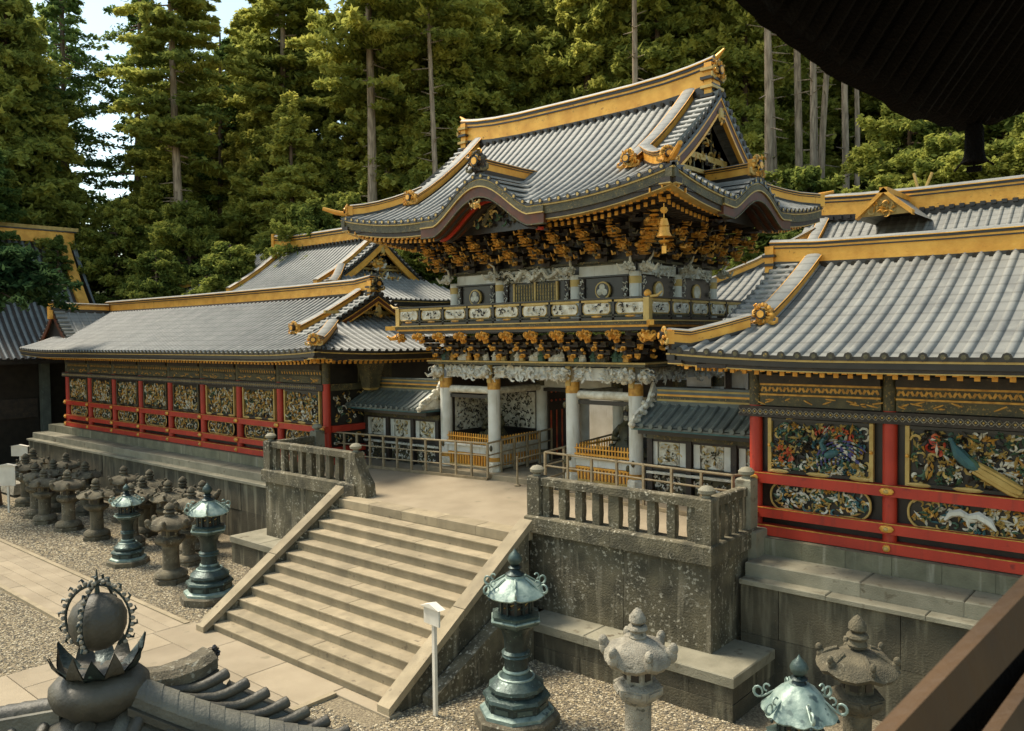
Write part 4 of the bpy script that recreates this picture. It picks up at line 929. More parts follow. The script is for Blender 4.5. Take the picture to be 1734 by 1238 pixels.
for x in (5.35, 5.15): b.rect([Vector((x, y, gr.S(5.55, y)-.56)) for y in kys], -.03, .03, 0, .07, iD, (1, 0, 0))
b.build('arched_ceiling', None, gate, 30)
b = MB(); rows = [[Vector((x, -1.15, 6.85)), Vector((x, -1.15, gr.F(x, -2.05)-.5))] for x in [-1.7+.1*k for k in range(35)]]; b.grid(rows, iK)
carve(b, -1.1, 1.1, 7.0, 7.55, -1.18, 70, [iV, iD, iN, iP], .2, .1); b.tube([(-.55, -1.25, 7.05), (-.3, -1.25, 7.45), (0, -1.25, 7.6), (.3, -1.25, 7.45), (.55, -1.25, 7.05)], [.06]*5, 6, iV)
b.build('tympanum', None, gate, 0)
b = MB(); blob(b, (0, -2.12, kz-.72), (.24, .06, .16), 16, (iP, iG, iV)); b.build('gable_pendant', None, gate)
# side undulating gable
kz2 = gr.ze-.03+.60
ridge(gate, [Vector((5.35, 2.12, kz2+.12)), Vector((4.7, 2.12, kz2+.10)), Vector((4.15, 2.12, kz2+.10))], .28, .34, 'side_gable_ridge')
oni(gate, Vector((5.45, 2.12, kz2+.32)), .30, 'side_gable_ornament', face=(1, 0), pal=(iG, iP, iO, iG), n=40)
b = MB(); ks = [Vector((5.55, 2.12+d, gr.S(5.55, 2.12+d))) for d in [-1.9+.1*k for k in range(39)]]
b.rect(ks, -.12, .004, -.24, -.10, iV, (1, 0, 0)); b.rect(ks, -.12, .02, -.27, -.24, iP, (1, 0, 0)); b.rect(ks, -.17, -.02, -.48, -.27, iU, (1, 0, 0)); b.rect(ks, -.15, 0, -.51, -.48, iV, (1, 0, 0)); b.build('arched_bargeboard', None, gate, 40)
b = MB(); b.grid([[Vector((4.9, 2.12+d, 6.9)), Vector((4.9, 2.12+d, gr.S(5.55, 2.12+d)-.4))] for d in [-1.5+.1*k for k in range(31)]], iK); b.build('side_tympanum', None, gate, 0)

# lower storey interior
for sg in (-1, 1):
    xa, xb = (1.53, 3.15) if sg > 0 else (-3.15, -1.53); cx = (xa+xb)/2
    b = MB(); b.box(xa, xb, 2.1, 2.2, .4, 3.0, iD); b.box(xa+.06, xb-.06, 2.06, 2.1, 1.35, 2.45, iC)
    carve(b, xa+.1, xb-.1, 1.35, 2.45, 2.06, 190, [iK, iD, iC, iV], .12, .05); b.box(xa, xb, 2.05, 2.1, 1.22, 1.32, iK); b.build('niche_back_panel', None, gate, 0)
    b = MB(); b.box(xa-.05, xb+.05, -.10, 2.1, 1.0, 1.06, iV); b.box(xa-.05, xb+.05, -.02, 2.1, .34, 1.0, iC); b.build('niche_plinth', None, gate, 0)
    b = MB(); b.box(xa, xb, -.08, .06, .80, 1.0, iW); b.box(xa, xb, -.1, .06, .40, .46, iP); b.box(xa, xb, -.1, .06, .74, .79, iG)
    for k in range(15):
        x = xa+.06+k*(xb-xa-.12)/14; b.cen((x, -.07, .60), (.05, .04, .28), iG)
    b.build('niche_railing', None, gate, 0)
    b = MB(); b.box(xa-.1, xb+.1, -.16, .02, 1.0, 1.05, iW)
    for k in range(18):
        x = xa+.04+k*(xb-xa-.08)/17; b.cen((x, -.09, 1.19), (.028, .03, .26), iG); b.ell((x, -.09, 1.34), (.02, .02, .035), iG, 5, 4)
    b.box(xa-.05, xb+.05, -.12, -.06, 1.08, 1.13, iG); b.box(xa-.05, xb+.05, -.12, -.06, 1.24, 1.27, iG); b.build('gilt_picket', None, gate, 0)
    b = MB(); b.tube([(xa, .05, 2.62), (xb, .05, 2.62)], .11, 10, iC); b.box(xa, xb, .0, .1, 2.38, 2.48, iK); b.build('tie_beam', None, gate, 40)
    if sg < 0:
        b = MB(); b.box(-3.32, -3.24, .2, 1.97, .4, 3.0, iD); b.box(-3.25, -3.22, .3, 1.9, 1.35, 2.35, iC)
        b.T = Matrix.Translation((-3.22, 0, 0)) @ Matrix.Rotation(PI/2, 4, 'Z'); carve(b, .35, 1.85, 1.38, 2.32, 0, 200, [iK, iD, iC, iV], .11, .05); b.T = None
        b.build('niche_side_panel', None, gate, 0)
    ix = sg*1.38
    b = MB(); b.box(ix-.04, ix+.04, .2, 2.0, .4, 1.0, iC); b.box(ix-.05, ix+.05, .2, 2.0, 1.0, 1.06, iW)
    for k in range(14):
        y = .25+k*.125; b.cen((ix-sg*.05, y, 1.19), (.03, .028, .26), iG); b.cen((ix-sg*.05, y, .62), (.03, .05, .30), iG)
    b.box(ix-.07, ix+.07, .2, 2.0, 1.24, 1.27, iG); b.build('inner_railing', None, gate, 0); b = MB(); b.tube([(ix, .2, 2.62), (ix, 2.0, 2.62)], .1, 8, iC); b.build('inner_tie_beam', None, gate, 40)
    # folded door leaf
    b = MB(); b.box(sg*1.2-.04, sg*1.2+.04, 2.2, 3.3, .4, 2.95, iD)
    for r_ in range(3):
        for k in range(5):
            b.ell((sg*1.2-sg*.06, 2.32+k*.21, 2.2+r_*.26), (.03, .035, .035), iX, 6, 4)
    for k in range(4): b.box(sg*1.2-sg*.05-.01, sg*1.2-sg*.05+.01, 2.28+k*.27, 2.33+k*.27, .6, 1.9, iX)
    b.build('door_leaf', None, gate, 0)
b = MB(); b.box(-1.2, 1.2, 2.05, 2.25, 2.62, 3.0, iW); b.box(-1.2, 1.2, 2.0, 2.3, 2.50, 2.60, iK); b.build('door_lintel', None, gate, 0)

# seated guardian statues in the niches
def guardian(x, lab):
    t = thing('guardian_statue', lab, 'statue', (x, 1.1, 1.06))
    b = MB(); b.lathe([(.0, 0), (.34, 0), (.33, .16), (.25, .30), (.19, .44), (.20, .62), (.22, .70), (.10, .80), (.07, .86)], 12, iV, (x, 1.1, 1.06), 0, lambda a, r, z: 1+.18*abs(math.cos(a)))
    for sg in (-1, 1):
        b.tube([(x+sg*.2, 1.1, 1.74), (x+sg*.34, 1.05, 1.55), (x+sg*.28, .88, 1.42), (x+sg*.10, .80, 1.44)], [.08, .09, .075, .04], 8, iV)
        b.tube([(x+sg*.08, 1.0, 1.16), (x+sg*.34, .85, 1.18), (x+sg*.12, .72, 1.12)], [.13, .12, .07], 8, iV)
    body = b.build('body', None, t, 60)
    b = MB(); b.ell((x, 1.08, 1.98), (.085, .095, .12), iC, 10, 8); b.ell((x, .985, 1.97), (.015, .02, .025), iC, 6, 4)
    for sg in (-1, 1): b.ell((x+sg*.033, .99, 2.0), (.014, .008, .008), iK, 6, 4); b.ell((x+sg*.088, 1.09, 1.97), (.012, .02, .03), iC, 6, 4)
    b.ell((x, .992, 1.925), (.022, .008, .006), iR, 6, 4); b.build('head', None, t, 60)
    b = MB(); b.lathe([(.095, 2.03), (.10, 2.10), (.05, 2.2), (.0, 2.21)], 10, iK, (x, 1.09, 0)); b.box(x-.02, x+.02, 1.14, 1.17, 2.1, 2.34, iK); b.build('cap', None, t, 40)
    b = MB(); b.tube([(x+.2, .78, 1.3), (x+.24, .80, 2.1)], .012, 5, iK); b.build('bow', None, t, 40)
guardian(-2.34, 'seated robed guardian statue in the niche left of the passage'); guardian(2.34, 'seated robed guardian statue in the niche right of the passage')
# gilt wind bell at the gate corner
wb = thing('wind_bell', 'large gilt wind bell hanging from the front right corner of the gate roof', 'bell', (5.05, -1.6, 6.9))
b = MB(); b.tube([(5.05, -1.6, 6.95), (5.05, -1.6, 6.62)], .012, 6, iG); b.lathe([(.0, 6.86), (.06, 6.86), (.09, 6.80), (.05, 6.74)], 8, iG, (5.05, -1.6, 0)); b.build('hanger', None, wb, 40)
b = MB(); b.lathe([(.0, 6.64), (.07, 6.62), (.10, 6.52), (.12, 6.34), (.17, 6.24), (.15, 6.23), (.0, 6.3)], 12, iG, (5.05, -1.6, 0), cap=False)
b.lathe([(.105, 6.47), (.125, 6.46), (.108, 6.44)], 12, iO, (5.05, -1.6, 0), cap=False); b.build('bell_body', None, wb, 50)
b = MB(); b.tube([(5.05, -1.6, 6.3), (5.05, -1.6, 6.05)], .01, 5, iG); b.ell((5.05, -1.6, 6.14), (.13, .13, .035), iG, 10, 4); b.cen((5.05, -1.6, 5.96), (.10, .03, .16), iG); b.build('clapper', None, wb, 40)

# ------------------------------------------------------------------ wing walls beside the gate
def wing(sg, lab):
    t = thing('wing_wall', lab, 'wall', (sg*5.2, .2, .15)); x0, x1 = (3.62, 7.0) if sg > 0 else (-7.15, -3.62)
    b = MB(); pz = lambda d: 2.02+.50*(1-d/.95)**1.15
    for s_ in (-1, 1): b.grid([[Vector((x, .2+s_*(.95-.95*k/6), pz(.95-.95*k/6))) for k in range(7)] for x in (x0, x1)], iTG, s_ > 0)
    b.build('roof_surface', None, t, 30)
    n = int((x1-x0)/.25)
    for k in range(n+1):
        x = x0+.06+k*(x1-x0-.12)/n; b = MB(); b.sweep([Vector((x, .2-(.95-.95*q/6), pz(.95-.95*q/6))) for q in range(7)], halfprof(.052), iTG, False, (1, 0, 0))
        b.tube([(x, -.75, 2.03), (x, -.775, 2.03)], .056, 7, iTG); b.build('tile_row', None, t, 50)
    b = MB(); b.box(x0, x1, -.74, 1.14, 1.955, 2.0, iTG); b.box(x0, x1, -.72, 1.12, 1.92, 1.955, iE); b.box(x0+.05, x1-.05, -.5, .9, 1.80, 1.92, iK); b.build('eave_board', None, t, 0)
    rz = [Vector((x0 if sg < 0 else x0+.2, .2, 2.46)), Vector((x1-.2 if sg < 0 else x1, .2, 2.46))]
    b = MB(); z = 0
    for w_, h_, m in ((.22, .09, iTG), (.15, .05, iP), (.2, .07, iV), (.14, .05, iG), (.2, .06, iTG), (.12, .05, iP), (.22, .05, iTG)): b.rect(rz, -w_/2, w_/2, z, z+h_, m); z += h_
    b.build('ridge', None, t, 0)
    # white carved gable end by the gate
    ex = x0+.05 if sg > 0 else x1-.05
    b = MB(); b.add([(ex+d, y, z) for d in (-.04, .04) for y, z in ((-.80, 1.95), (1.2, 1.95), (1.1, 2.25), (.45, 2.55), (.2, 3.0), (-.05, 2.55), (-.7, 2.25))], [tuple(range(7))[::-1], tuple(range(7, 14))]+[(i, (i+1) % 7, (i+1) % 7+7, i+7) for i in range(7)], iC)
    for k in range(26): u = R.random(); b.ell((ex+R.uniform(-.03, .05), -.82+u*1.05, 2.02+(u*.75)*R.uniform(.55, 1.1)), (.07, R.uniform(.06, .12), R.uniform(.04, .08)), iC, 7, 5, R.uniform(-.8, .8))
    b.build('white_cloud_gable', None, t, 30)
    # wall
    b = MB(); b.box(x0, x1, .16, .26, .15, 1.9, iK); b.box(x0, x1, -.02, .2, 1.64, 1.80, iV); b.box(x0, x1, -.0, .2, 1.58, 1.64, iD); b.box(x0, x1, -.02, .2, .90, 1.02, iK); b.box(x0, x1, -.06, .2, .80, .86, iC); b.box(x0, x1, 0, .2, .1, .22, iSM)
    b.build('wall_frame', None, t, 0)
    n = 3; bw = (x1-x0)/n
    for k in range(n+1):
        x = x0+k*bw; x = min(max(x, x0+.08), x1-.08); b = MB(); b.box(x-.07, x+.07, -.04, .2, .15, 1.64, iD if sg < 0 else iD); b.build('post', None, t, 0)
    for k in range(n):
        xa, xb = x0+k*bw+.1, x0+(k+1)*bw-.1; b = MB()
        b.box(xa, xa+.16, .03, .16, 1.02, 1.58, iW); b.box(xb-.16, xb, .03, .16, 1.02, 1.58, iW)
        b.box(xa+.19, xb-.19, .06, .16, 1.03, 1.57, iC); carve(b, xa+.22, xb-.22, 1.07, 1.53, .06, 45, [iC, iV, iC, iP], .15, .05)
        b.build('carved_panel', None, t, 0)
        b = MB(); b.box(xa, xb, .08, .16, .24, .78, iV); carve(b, xa+.05, xb-.05, .28, .74, .08, 55, [iC, iC, iV, iD], .15, .06); b.build('lower_carved_panel', None, t, 0)
wing(-1, 'small tiled wing wall with white carved panels between left corridor and gate'); wing(1, 'small green tiled wing wall with white carved panels right of the gate')

# ------------------------------------------------------------------ pole barriers on the platform
def fence(pts, lab, sp):
    c = Vector((sum(p[0] for p in pts)/len(pts), sum(p[1] for p in pts)/len(pts), 0)); t = thing('pole_barrier', lab, 'barrier', c)
    for (xa, ya), (xb, yb) in zip(pts[:-1], pts[1:]):
        L_ = math.hypot(xb-xa, yb-ya); n = max(1, round(L_/sp)); za, zb = sl_(ya), sl_(yb)
        for h, r_, nm in ((1.02, .028, 'top_pole'), (.68, .022, 'middle_pole'), (.34, .022, 'lower_pole')):
            b = MB(); m_ = R.uniform(-.012, .012); b.tube([(xa, ya, za+h), ((xa+xb)/2, (ya+yb)/2, (za+zb)/2+h+m_), (xb, yb, zb+h)], r_, 8); b.build(nm, WDP, t, 50)
        b = MB(); a = math.atan2(yb-ya, xb-xa); b.cen(((xa+xb)/2, (ya+yb)/2, (za+zb)/2+.04), (L_, .10, .08), 0, a); b.build('sill', WDP, t, 0)
        for k in range(n+1):
            if k == n and (xb, yb) != pts[-1]: continue
            q = k/n; x, y = xa+(xb-xa)*q, ya+(yb-ya)*q; b = MB(); b.cen((x, y, sl_(y)+.54), (.055, .055, .96+R.uniform(0, .06)), 0, a); b.build('post', WDP, t, 0)
fence([(-7.3, -1.2), (-5.6, -1.05), (-1.15, -.55), (-1.15, 2.3)], 'pale wooden pole barrier in front of the left niche and wing wall', .56)
fence([(1.12, 2.3), (1.12, -.85), (6.4, -1.15), (7.0, -.4)], 'pale wooden pole barrier in front of the right niche and wing wall', .8)
t = thing('rope_stand', 'slim wooden stand alone at the mouth of the gate passage', 'stand', (.04, -.69, sl_(-.69)))
b = MB(); b.lathe([(.09, 0), (.09, .03), (.03, .06), (.025, .75), (.035, .78), (0, .8)], 10, 0, t.location); b.build('upright', WDP, t, 40)
b = MB(); b.tube([(.04, -.69, .17+.72), (-.02, 1.2, .96)], .018, 6); b.build('pole', WDP, t, 40)

# ------------------------------------------------------------------ buildings behind
def bg_building(nm, lab, rf, dormer=None, gable=None, wallz=0, desc=True):
    t = thing(nm, lab, 'building', ((rf.a0+rf.a1)/2, rf.cy, 0))
    roof_build(rf, t, iT, .30, .07, 'f', True)
    b = MB(); yy = [rf.cy-rf.W+.1+k*.3 for k in range(int(2*rf.W/.3))]
    for y in yy: b.sweep(rf.srow(y, 1), halfprof(.07), iT, False, (0, 1, 0))
    b.build('end_tile_rows', None, t, 50, kind='stuff')
    eaves_build(rf, t, .22, 1.5, rf.ze-.5, 'fr', iK, iK, True, .3)
    b = MB(); b.box(rf.a0+1.6, rf.a1-1.6, rf.cy-rf.W+1.6, rf.cy+rf.W-1.6, wallz, rf.ze-.4, iD)
    for k in range(int((rf.a1-rf.a0-3.2)/2.2)+1): b.box(rf.a0+1.5+k*2.2, rf.a0+1.75+k*2.2, rf.cy-rf.W+1.5, rf.cy-rf.W+1.7, wallz, rf.ze-.4, iR)
    b.build('wall', None, t, 0)
    zr = rf.ze+rf.rise-.05
    g0, g1 = max(rf.g0-rf.ov, rf.a0), min(rf.g1+rf.ov, rf.a1)
    ridge(t, [Vector((x, rf.cy, zr+.18*(abs(2*(x-g0)/(g1-g0)-1))**6)) for x in [g0+(g1-g0)*k/12 for k in range(13)]], .36, .85)
    b = MB()
    for k in range(int((g1-g0)/.3)): b.box(g0+k*.3, g0+k*.3+.15, rf.cy-.30, rf.cy-.2, zr+.02, zr+.14, iK)
    b.build('ridge_tile_ends', None, t, 0, kind='stuff')
    for sg, g, e in ((1, g1, rf.a1), (-1, g0, rf.a0)):
        if abs(g-e) < .2: continue
        b = MB(); b.box(g-.12, g+.12, rf.cy-.25, rf.cy+.25, zr-.1, zr+1.05, iG); b.build('ridge_end_box', None, t, 0)
        gg = rf.g1 if sg > 0 else rf.g0; xd = gg-sg*.2
        dr = [Vector((xd, rf.cy-rf.W*(1-tt), rf.F(xd, rf.cy-rf.W*(1-tt)))) for tt in (.3, .5, .7, .95)]
        ridge(t, dr, .28, .32, 'descending_ridge'); rn = abs(e-gg)
        hp = [Vector((e-sg*s_, rf.cy-rf.W+s_, rf.F(e-sg*s_, rf.cy-rf.W+s_))) for s_ in (.1, rn*.33, rn*.66, rn)]
        ridge(t, hp, .26, .32, 'hip_ridge')
        if sg > 0: verge(t, rf, 1, .3, .27, (-1, 1), iT, .5, .42, bface=iG)
    return t
rbl = Roof(-33, -14.2, 8.8, 4.9, -25.0, -17.0, 5.9, 3.05, .4, .5, lin=.6)
tb = bg_building('inner_hall', 'pale roofed hall with a gilt gable rising behind the left corridor', rbl)
b = MB(); blob(b, (-16.6, 8.6, 7.7), (.2, .6, .4), 30, (iG, iP, iC)); blob(b, (-16.45, 8.6, 6.9), (.2, 1.5, .3), 60, (iC, iP, iO, iG)); b.build('gilt_gable_carving', None, tb)
rbr = Roof(-1.5, 26, 13.0, 5.2, 3.0, 40, 4.9, 3.3, .3, .5, lin=.62)
tb = bg_building('main_hall', 'long pale roof with broad gilt ridge behind the right corridor', rbr)
b = MB()                                     # small gilt gable on its front slope
for sg in (-1, 1): b.sweep([Vector((5.95, 10.6, 8.62)), Vector((5.95+sg*.35, 10.6, 8.28)), Vector((5.95+sg*.85, 10.6, 7.85))], [(-.06, -.07), (-.06, .09), (.25, .09), (.25, -.07)], iG, True, (0, -1, 0))
b.add([(5.2, 10.5, 7.85), (6.7, 10.5, 7.85), (5.95, 10.5, 8.6)], [(0, 1, 2)], iP); b.box(5.83, 6.07, 10.35, 13, 8.55, 8.72, iG)
b.grid([[Vector((5.95+d, 10.5, 8.62-.90*abs(d))), Vector((5.95+d, 13, 8.62-.90*abs(d)))] for d in (-.9, 0, .9)], iT); carve(b, 5.6, 6.3, 7.9, 8.25, 10.48, 26, [iG, iP], .2, .1)
b.build('front_gable', None, tb, 0)
b = MB(); b.tube([(6.3, 13, 8.9), (6.15, 13, 9.5)], .05, 6, iP); b.tube([(6.5, 13, 8.9), (6.72, 13, 9.45)], .05, 6, iP); b.build('forked_finial', None, tb, 0)
t = thing('court_wall', 'white plastered court wall glimpsed through the gate passage', 'wall', (-6, 9.5, 0))
b = MB(); b.box(-14, 2, 8.9, 9.1, -.06, 2.9, iW); b.box(-14.2, 2.2, 8.7, 9.3, 2.9, 3.2, iTG); b.build('plaster', None, t, 0)
b = MB(); b.box(-14, 2, 8.84, 8.9, 2.05, 2.3, iK); b.build('tie_beam', None, t, 0)
for k in range(8): b = MB(); b.box(-14+k*2.2-.1, -14+k*2.2+.1, 8.82, 8.9, -.06, 2.9, iD); b.build('post', None, t, 0)
# far left hall: ridge runs towards the camera, so it is built along x and turned
t = thing('side_hall', 'dark tiled side hall with gilt ridge at the far left edge', 'building', (-37, -5, 0))
WW = 5.6; ZE = 3.3; RI = 6.7
def sz(x): tt = 1-(abs(x+37.3))/WW; return ZE+RI*(.62*tt+.38*tt*tt)
b = MB(); xs_ = [-37.3+WW*k/14 for k in range(15)]; YA, YB = -16., 2.6
b.grid([[Vector((x, YA, sz(x))), Vector((x, YB, sz(x)))] for x in xs_], iD); b.grid([[Vector((-74.6-x, YA, sz(x))), Vector((-74.6-x, YB, sz(x)))] for x in xs_], iTD)  # facing slope's pans coloured dark to stand in for shade between tile rows
b.build('roof_surface', None, t, 40)
for k in range(int((YB-YA)/.33)):
    y = YA+.1+k*.33; b = MB(); b.sweep([Vector((x, y, sz(x))) for x in xs_[::-1]], halfprof(.085), iTD, False, (0, 1, 0)); b.tube([(xs_[-1], y, ZE), (xs_[-1]+.03, y, ZE)], .09, 7, iK); b.build('tile_row', None, t, 50)
b = MB(); b.box(-37.5, -37.1, YA, YB+.1, 9.9, 10.55, iG); b.box(-37.6, -37.0, YA, YB+.2, 10.55, 10.62, iK); b.box(-37.62, -36.98, YA, YB+.3, 10.62, 10.82, iP); b.build('ridge', None, t, 0)
b = MB(); vp = [Vector((x, YB-.5, sz(x)+.05)) for x in xs_]; b.sweep(vp, [(-.28, 0), (-.28, .3), (.28, .3), (.28, 0)], iG, True, (0, 1, 0)); b.sweep([p+Vector((0, .55, -.02)) for p in vp], [(-.12, 0), (-.12, .16), (.12, .16), (.12, 0)], iTD, True, (0, 1, 0)); b.build('verge_ridge', None, t, 30)
b = MB(); b.add([(-37.3-WW, YB-.1, ZE), (-37.3+WW, YB-.1, ZE), (-37.3, YB-.1, ZE+RI)], [(0, 1, 2)], iK); b.build('gable_wall', None, t, 0)
b = MB(); b.box(-42.5, -33.3, YA+1, 2.2, -2.3, 3.2, iK); b.box(-32.4, -31.7, YA, YB, 3.05, 3.25, iK); b.build('wall', None, t, 0)
for y in (-.6, -4.4, -8.2, -12): b = MB(); b.box(-33.2, -32.8, y-.2, y+.2, -2.3, 3.1, iTG if y > -1 else iR); b.build('pillar', None, t, 0)
for y in (-2.5, -6.3, -10): b = MB(); b.box(-33.28, -33.2, y-1.6, y+1.6, .2, 1.2, iD); carve(b, 0, 0, 0, 0, 0, 0, [0]); b.build('lattice_panel', None, t, 0)
b = MB(); b.box(-45, -29.4, -18, 2.6, G0-.05, G0+.35, iSM); b.build('stone_base', None, t, 0)

# ------------------------------------------------------------------ lanterns
def hexlift(k=6, amp=.04, p=3):
    return lambda a, r, z: amp*abs(math.cos(a*k/2))**p*(r/.5)**2
def bronze_lantern(lab, n=6, dome=False):
    t = thing('bronze_lantern', lab, 'lantern', (0, 0, 0))
    m = [BRM, BRZ, VER, LAN, BLK, GOLDP]
    def part(nm, fn, sm=30): b = MB(); fn(b); return b.build(nm, m, t, sm)
    part('foundation_stone', lambda b: (b.lathe([(.74, 0), (.74, .17), (.70, .20)], 8, 3, a0=PI/8)))
    part('base_plinth', lambda b: (b.lathe([(.64, .20), (.64, .26), (.56, .30)], 8, 2, a0=PI/8), b.lathe([(.545, .28), (.545, .44)], 8, 1, a0=PI/8), b.lathe([(.56, .44), (.59, .47), (.57, .52), (.49, .55)], 8, 0, a0=PI/8),
        b.lathe([(.46, .53), (.46, .60), (.48, .63)], 8, 1, a0=PI/8), [b.cen((.505*math.cos(k*PI/4), .505*math.sin(k*PI/4), .36), (.02, .26, .08), 0, k*PI/4) for k in range(8)]))
    part('lotus_pedestal', lambda b: (b.lathe([(.47, .62), (.46, .68), (.36, .76), (.30, .80), (.26, .84), (.24, .88)], 24, 0, rm=lambda a, r, z: 1+.04*abs(math.sin(a*6)) if r > .3 else 1), b.tube([(.30*math.cos(k*PI/10), .30*math.sin(k*PI/10), .80) for k in range(21)], .025, 6, 2, False)))
    part('shaft', lambda b: (b.lathe([(.215, .86), (.20, .98), (.20, 1.14)], 16, 1), b.lathe([(.205, 1.13), (.245, 1.16), (.225, 1.19), (.25, 1.22), (.205, 1.26)], 16, 0), b.lathe([(.20, 1.25), (.205, 1.45), (.25, 1.60), (.34, 1.70)], 16, 1), b.lathe([(.222, .88), (.235, .91), (.22, .94)], 16, 2)))
    part('platform', lambda b: (b.lathe([(.30, 1.66), (.44, 1.74), (.46, 1.80), (.43, 1.82), (.43, 1.86), (.45, 1.89), (.34, 1.91)], n, 0), b.lathe([(.465, 1.79), (.475, 1.81), (.465, 1.825)], n, 2)))
    part('fire_box', lambda b: (b.lathe([(.27, 1.9), (.27, 2.22)], n, 4), [b.cen((.272*math.cos(PI/n+k*2*PI/n)*math.cos(PI/n)/math.cos(PI/n), .272*math.sin(PI/n+k*2*PI/n), 2.06), (.03, .03, .30), 1) for k in range(n)] and None,
        [b.cen((.275*math.cos(k*2*PI/n), .275*math.sin(k*2*PI/n), 2.06), (.04, .04, .33), 1, k*2*PI/n) for k in range(n)] and None,
        [b.tube([(.245*math.cos(a)+0, .245*math.sin(a), 2.0+.07*q), (.25*math.cos(a+.3), .25*math.sin(a+.3), 2.03+.07*q)], .012, 4, 5 if (k+q) % 3 == 0 else 0) for k, a in enumerate([j*PI/9 for j in range(18)]) for q in range(3)] and None))
    lf = lambda a, r, z: .07*(max(0, math.cos(a*n))**4)*(r/.6)**3 if r > .3 else 0
    rmf = lambda a, r, z: 1+(.10*max(0, math.cos(a*n))**3 if r > .35 else 0)
    prf = [(.28, 2.20), (.47, 2.18), (.49, 2.205), (.44, 2.27), (.37, 2.35), (.31, 2.45), (.24, 2.53), (.16, 2.58), (.14, 2.60)] if dome else [(.28, 2.20), (.48, 2.20), (.50, 2.225), (.44, 2.30), (.34, 2.385), (.24, 2.46), (.17, 2.50), (.16, 2.54)]
    if dome: rmf = lambda a, r, z: .90+.13*abs(math.cos(a*n/2))**.6 if r > .2 else 1
    roof = part('roof', lambda b: (b.lathe(prf, n*6, 2, rm=rmf, zm=lf)), 40)
    for k in range(n):
        a = k*2*PI/n; c, s_ = math.cos(a), math.sin(a); b = MB()
        b.tube([(c*.20, s_*.20, 2.51), (c*.36, s_*.36, 2.41), (c*.49, s_*.49, 2.315), (c*.545, s_*.545, 2.30)], .015, 6, 2)
        b.tube([(c*(.545+.07*math.sin(u)*(1-.04*u)), s_*(.545+.07*math.sin(u)*(1-.04*u)), 2.37-.07*math.cos(u)) for u in [q*.62 for q in range(10)]], [.022, .022, .021, .02, .019, .018, .016, .014, .012, .010], 6, 2)
        b.tube([(c*(.43+.045*math.sin(u)), s_*(.43+.045*math.sin(u)), 2.45-.05*math.cos(u)) for u in [q*.7 for q in range(7)]], .014, 5, 2)
        b.ell((c*.50, s_*.50, 2.20), (.025, .025, .03), 1, 6, 4); b.build('roof_curl', m, t, 50)
    part('jewel_finial', lambda b: (b.lathe([(.15, 2.53), (.17, 2.56), (.10, 2.60), (.08, 2.64), (.12, 2.67), (.07, 2.71)], 12, 1), b.lathe([(.05, 2.70), (.11, 2.76), (.125, 2.82), (.09, 2.89), (.03, 2.95), (0, 3.0)], 12, 0)), 50)
    return t
def stone_lantern(lab, kind=0):
    t = thing('stone_lantern', lab, 'lantern', (0, 0, 0)); m = [(LAN, LAND, LANW)[kind]]*3+[BLK]
    rg_ = random.Random(40+kind)
    def part(nm, fn, sm=35): b = MB(); fn(b); return b.build(nm, m, t, sm)
    part('base_slab', lambda b: b.lathe([(.50, 0), (.50, .14), (.46, .17)], 6, a0=PI/6))
    part('lotus_base', lambda b: b.lathe([(.40, .16), (.44, .22), (.42, .32), (.34, .40), (.26, .43)], 24, rm=lambda a, r, z: 1+.06*abs(math.sin(a*5))))
    part('shaft', lambda b: b.lathe([(.245, .42), (.23, .55), (.225, .95), (.235, 1.16), (.27, 1.20)], 16))
    part('middle_platform', lambda b: (b.lathe([(.28, 1.19), (.40, 1.28), (.43, 1.33), (.43, 1.42), (.36, 1.46)], 6), [b.cen((.385*math.cos(PI/6+k*PI/3), .385*math.sin(PI/6+k*PI/3), 1.37), (.02, .28, .05), 0, PI/6+k*PI/3) for k in range(6)] and None))
    part('fire_box', lambda b: (b.lathe([(.25, 1.45), (.26, 1.74)], 6), [b.cen((.226*math.cos(PI/6+k*PI/3), .226*math.sin(PI/6+k*PI/3), 1.6), (.02, .13, .17), 3, PI/6+k*PI/3) for k in range(6)] and None))
    if kind == 1: pr = [(.24, 1.74), (.56, 1.72), (.60, 1.77), (.52, 1.88), (.33, 1.98), (.15, 2.04)]
    else: pr = [(.24, 1.72), (.48, 1.70), (.535, 1.76), (.52, 1.86), (.42, 1.98), (.26, 2.06), (.14, 2.10)]
    roof = part('roof', lambda b: b.lathe(pr, 36, rm=lambda a, r, z: 1+.09*abs(math.cos(a*3))*(r > .2), zm=lambda a, r, z: .05*abs(math.cos(a*3))**4*(r/.5)**2), 50)
    for k in range(6):
        a = k*PI/3+(.08 if kind == 1 and k % 2 else 0); c, s_ = math.cos(a), math.sin(a); b = MB(); q_ = (1, .7, 1.05)[kind]
        b.ell((c*.56, s_*.56, 1.90), (.11*q_, .075*q_, .12*q_), 0, 10, 6, 0, 0, a); b.ell((c*.60, s_*.60, 1.99), (.085*q_, .07*q_, .09*q_), 0, 8, 6, 0, 0, a)
        b.tube([(c*.3, s_*.3, 2.03), (c*.45, s_*.45, 1.96), (c*.57, s_*.57, 1.88)], [.035, .05, .06], 6); b.build('roof_scroll', m, t, 50)
    part('jewel_finial', lambda b: (b.lathe([(.14, 2.08), (.16, 2.12), (.12, 2.18), (.18, 2.23), (.16, 2.27), (.09, 2.29)], 12), b.lathe([(.08, 2.28), (.15, 2.34), (.14, 2.41), (.06, 2.50), (0, 2.54)], 8)), 45)
    return t
BG_, SG_ = 'bronze lanterns in the court', 'stone lanterns in the court'
bl0 = bronze_lantern('tall green bronze lantern on the gravel just right of the stair foot'); bl0['group'] = BG_
s0 = stone_lantern('x', 0); s1 = stone_lantern('x', 1); s2 = stone_lantern('x', 2)
for o in (s0, s1, s2): o['group'] = SG_
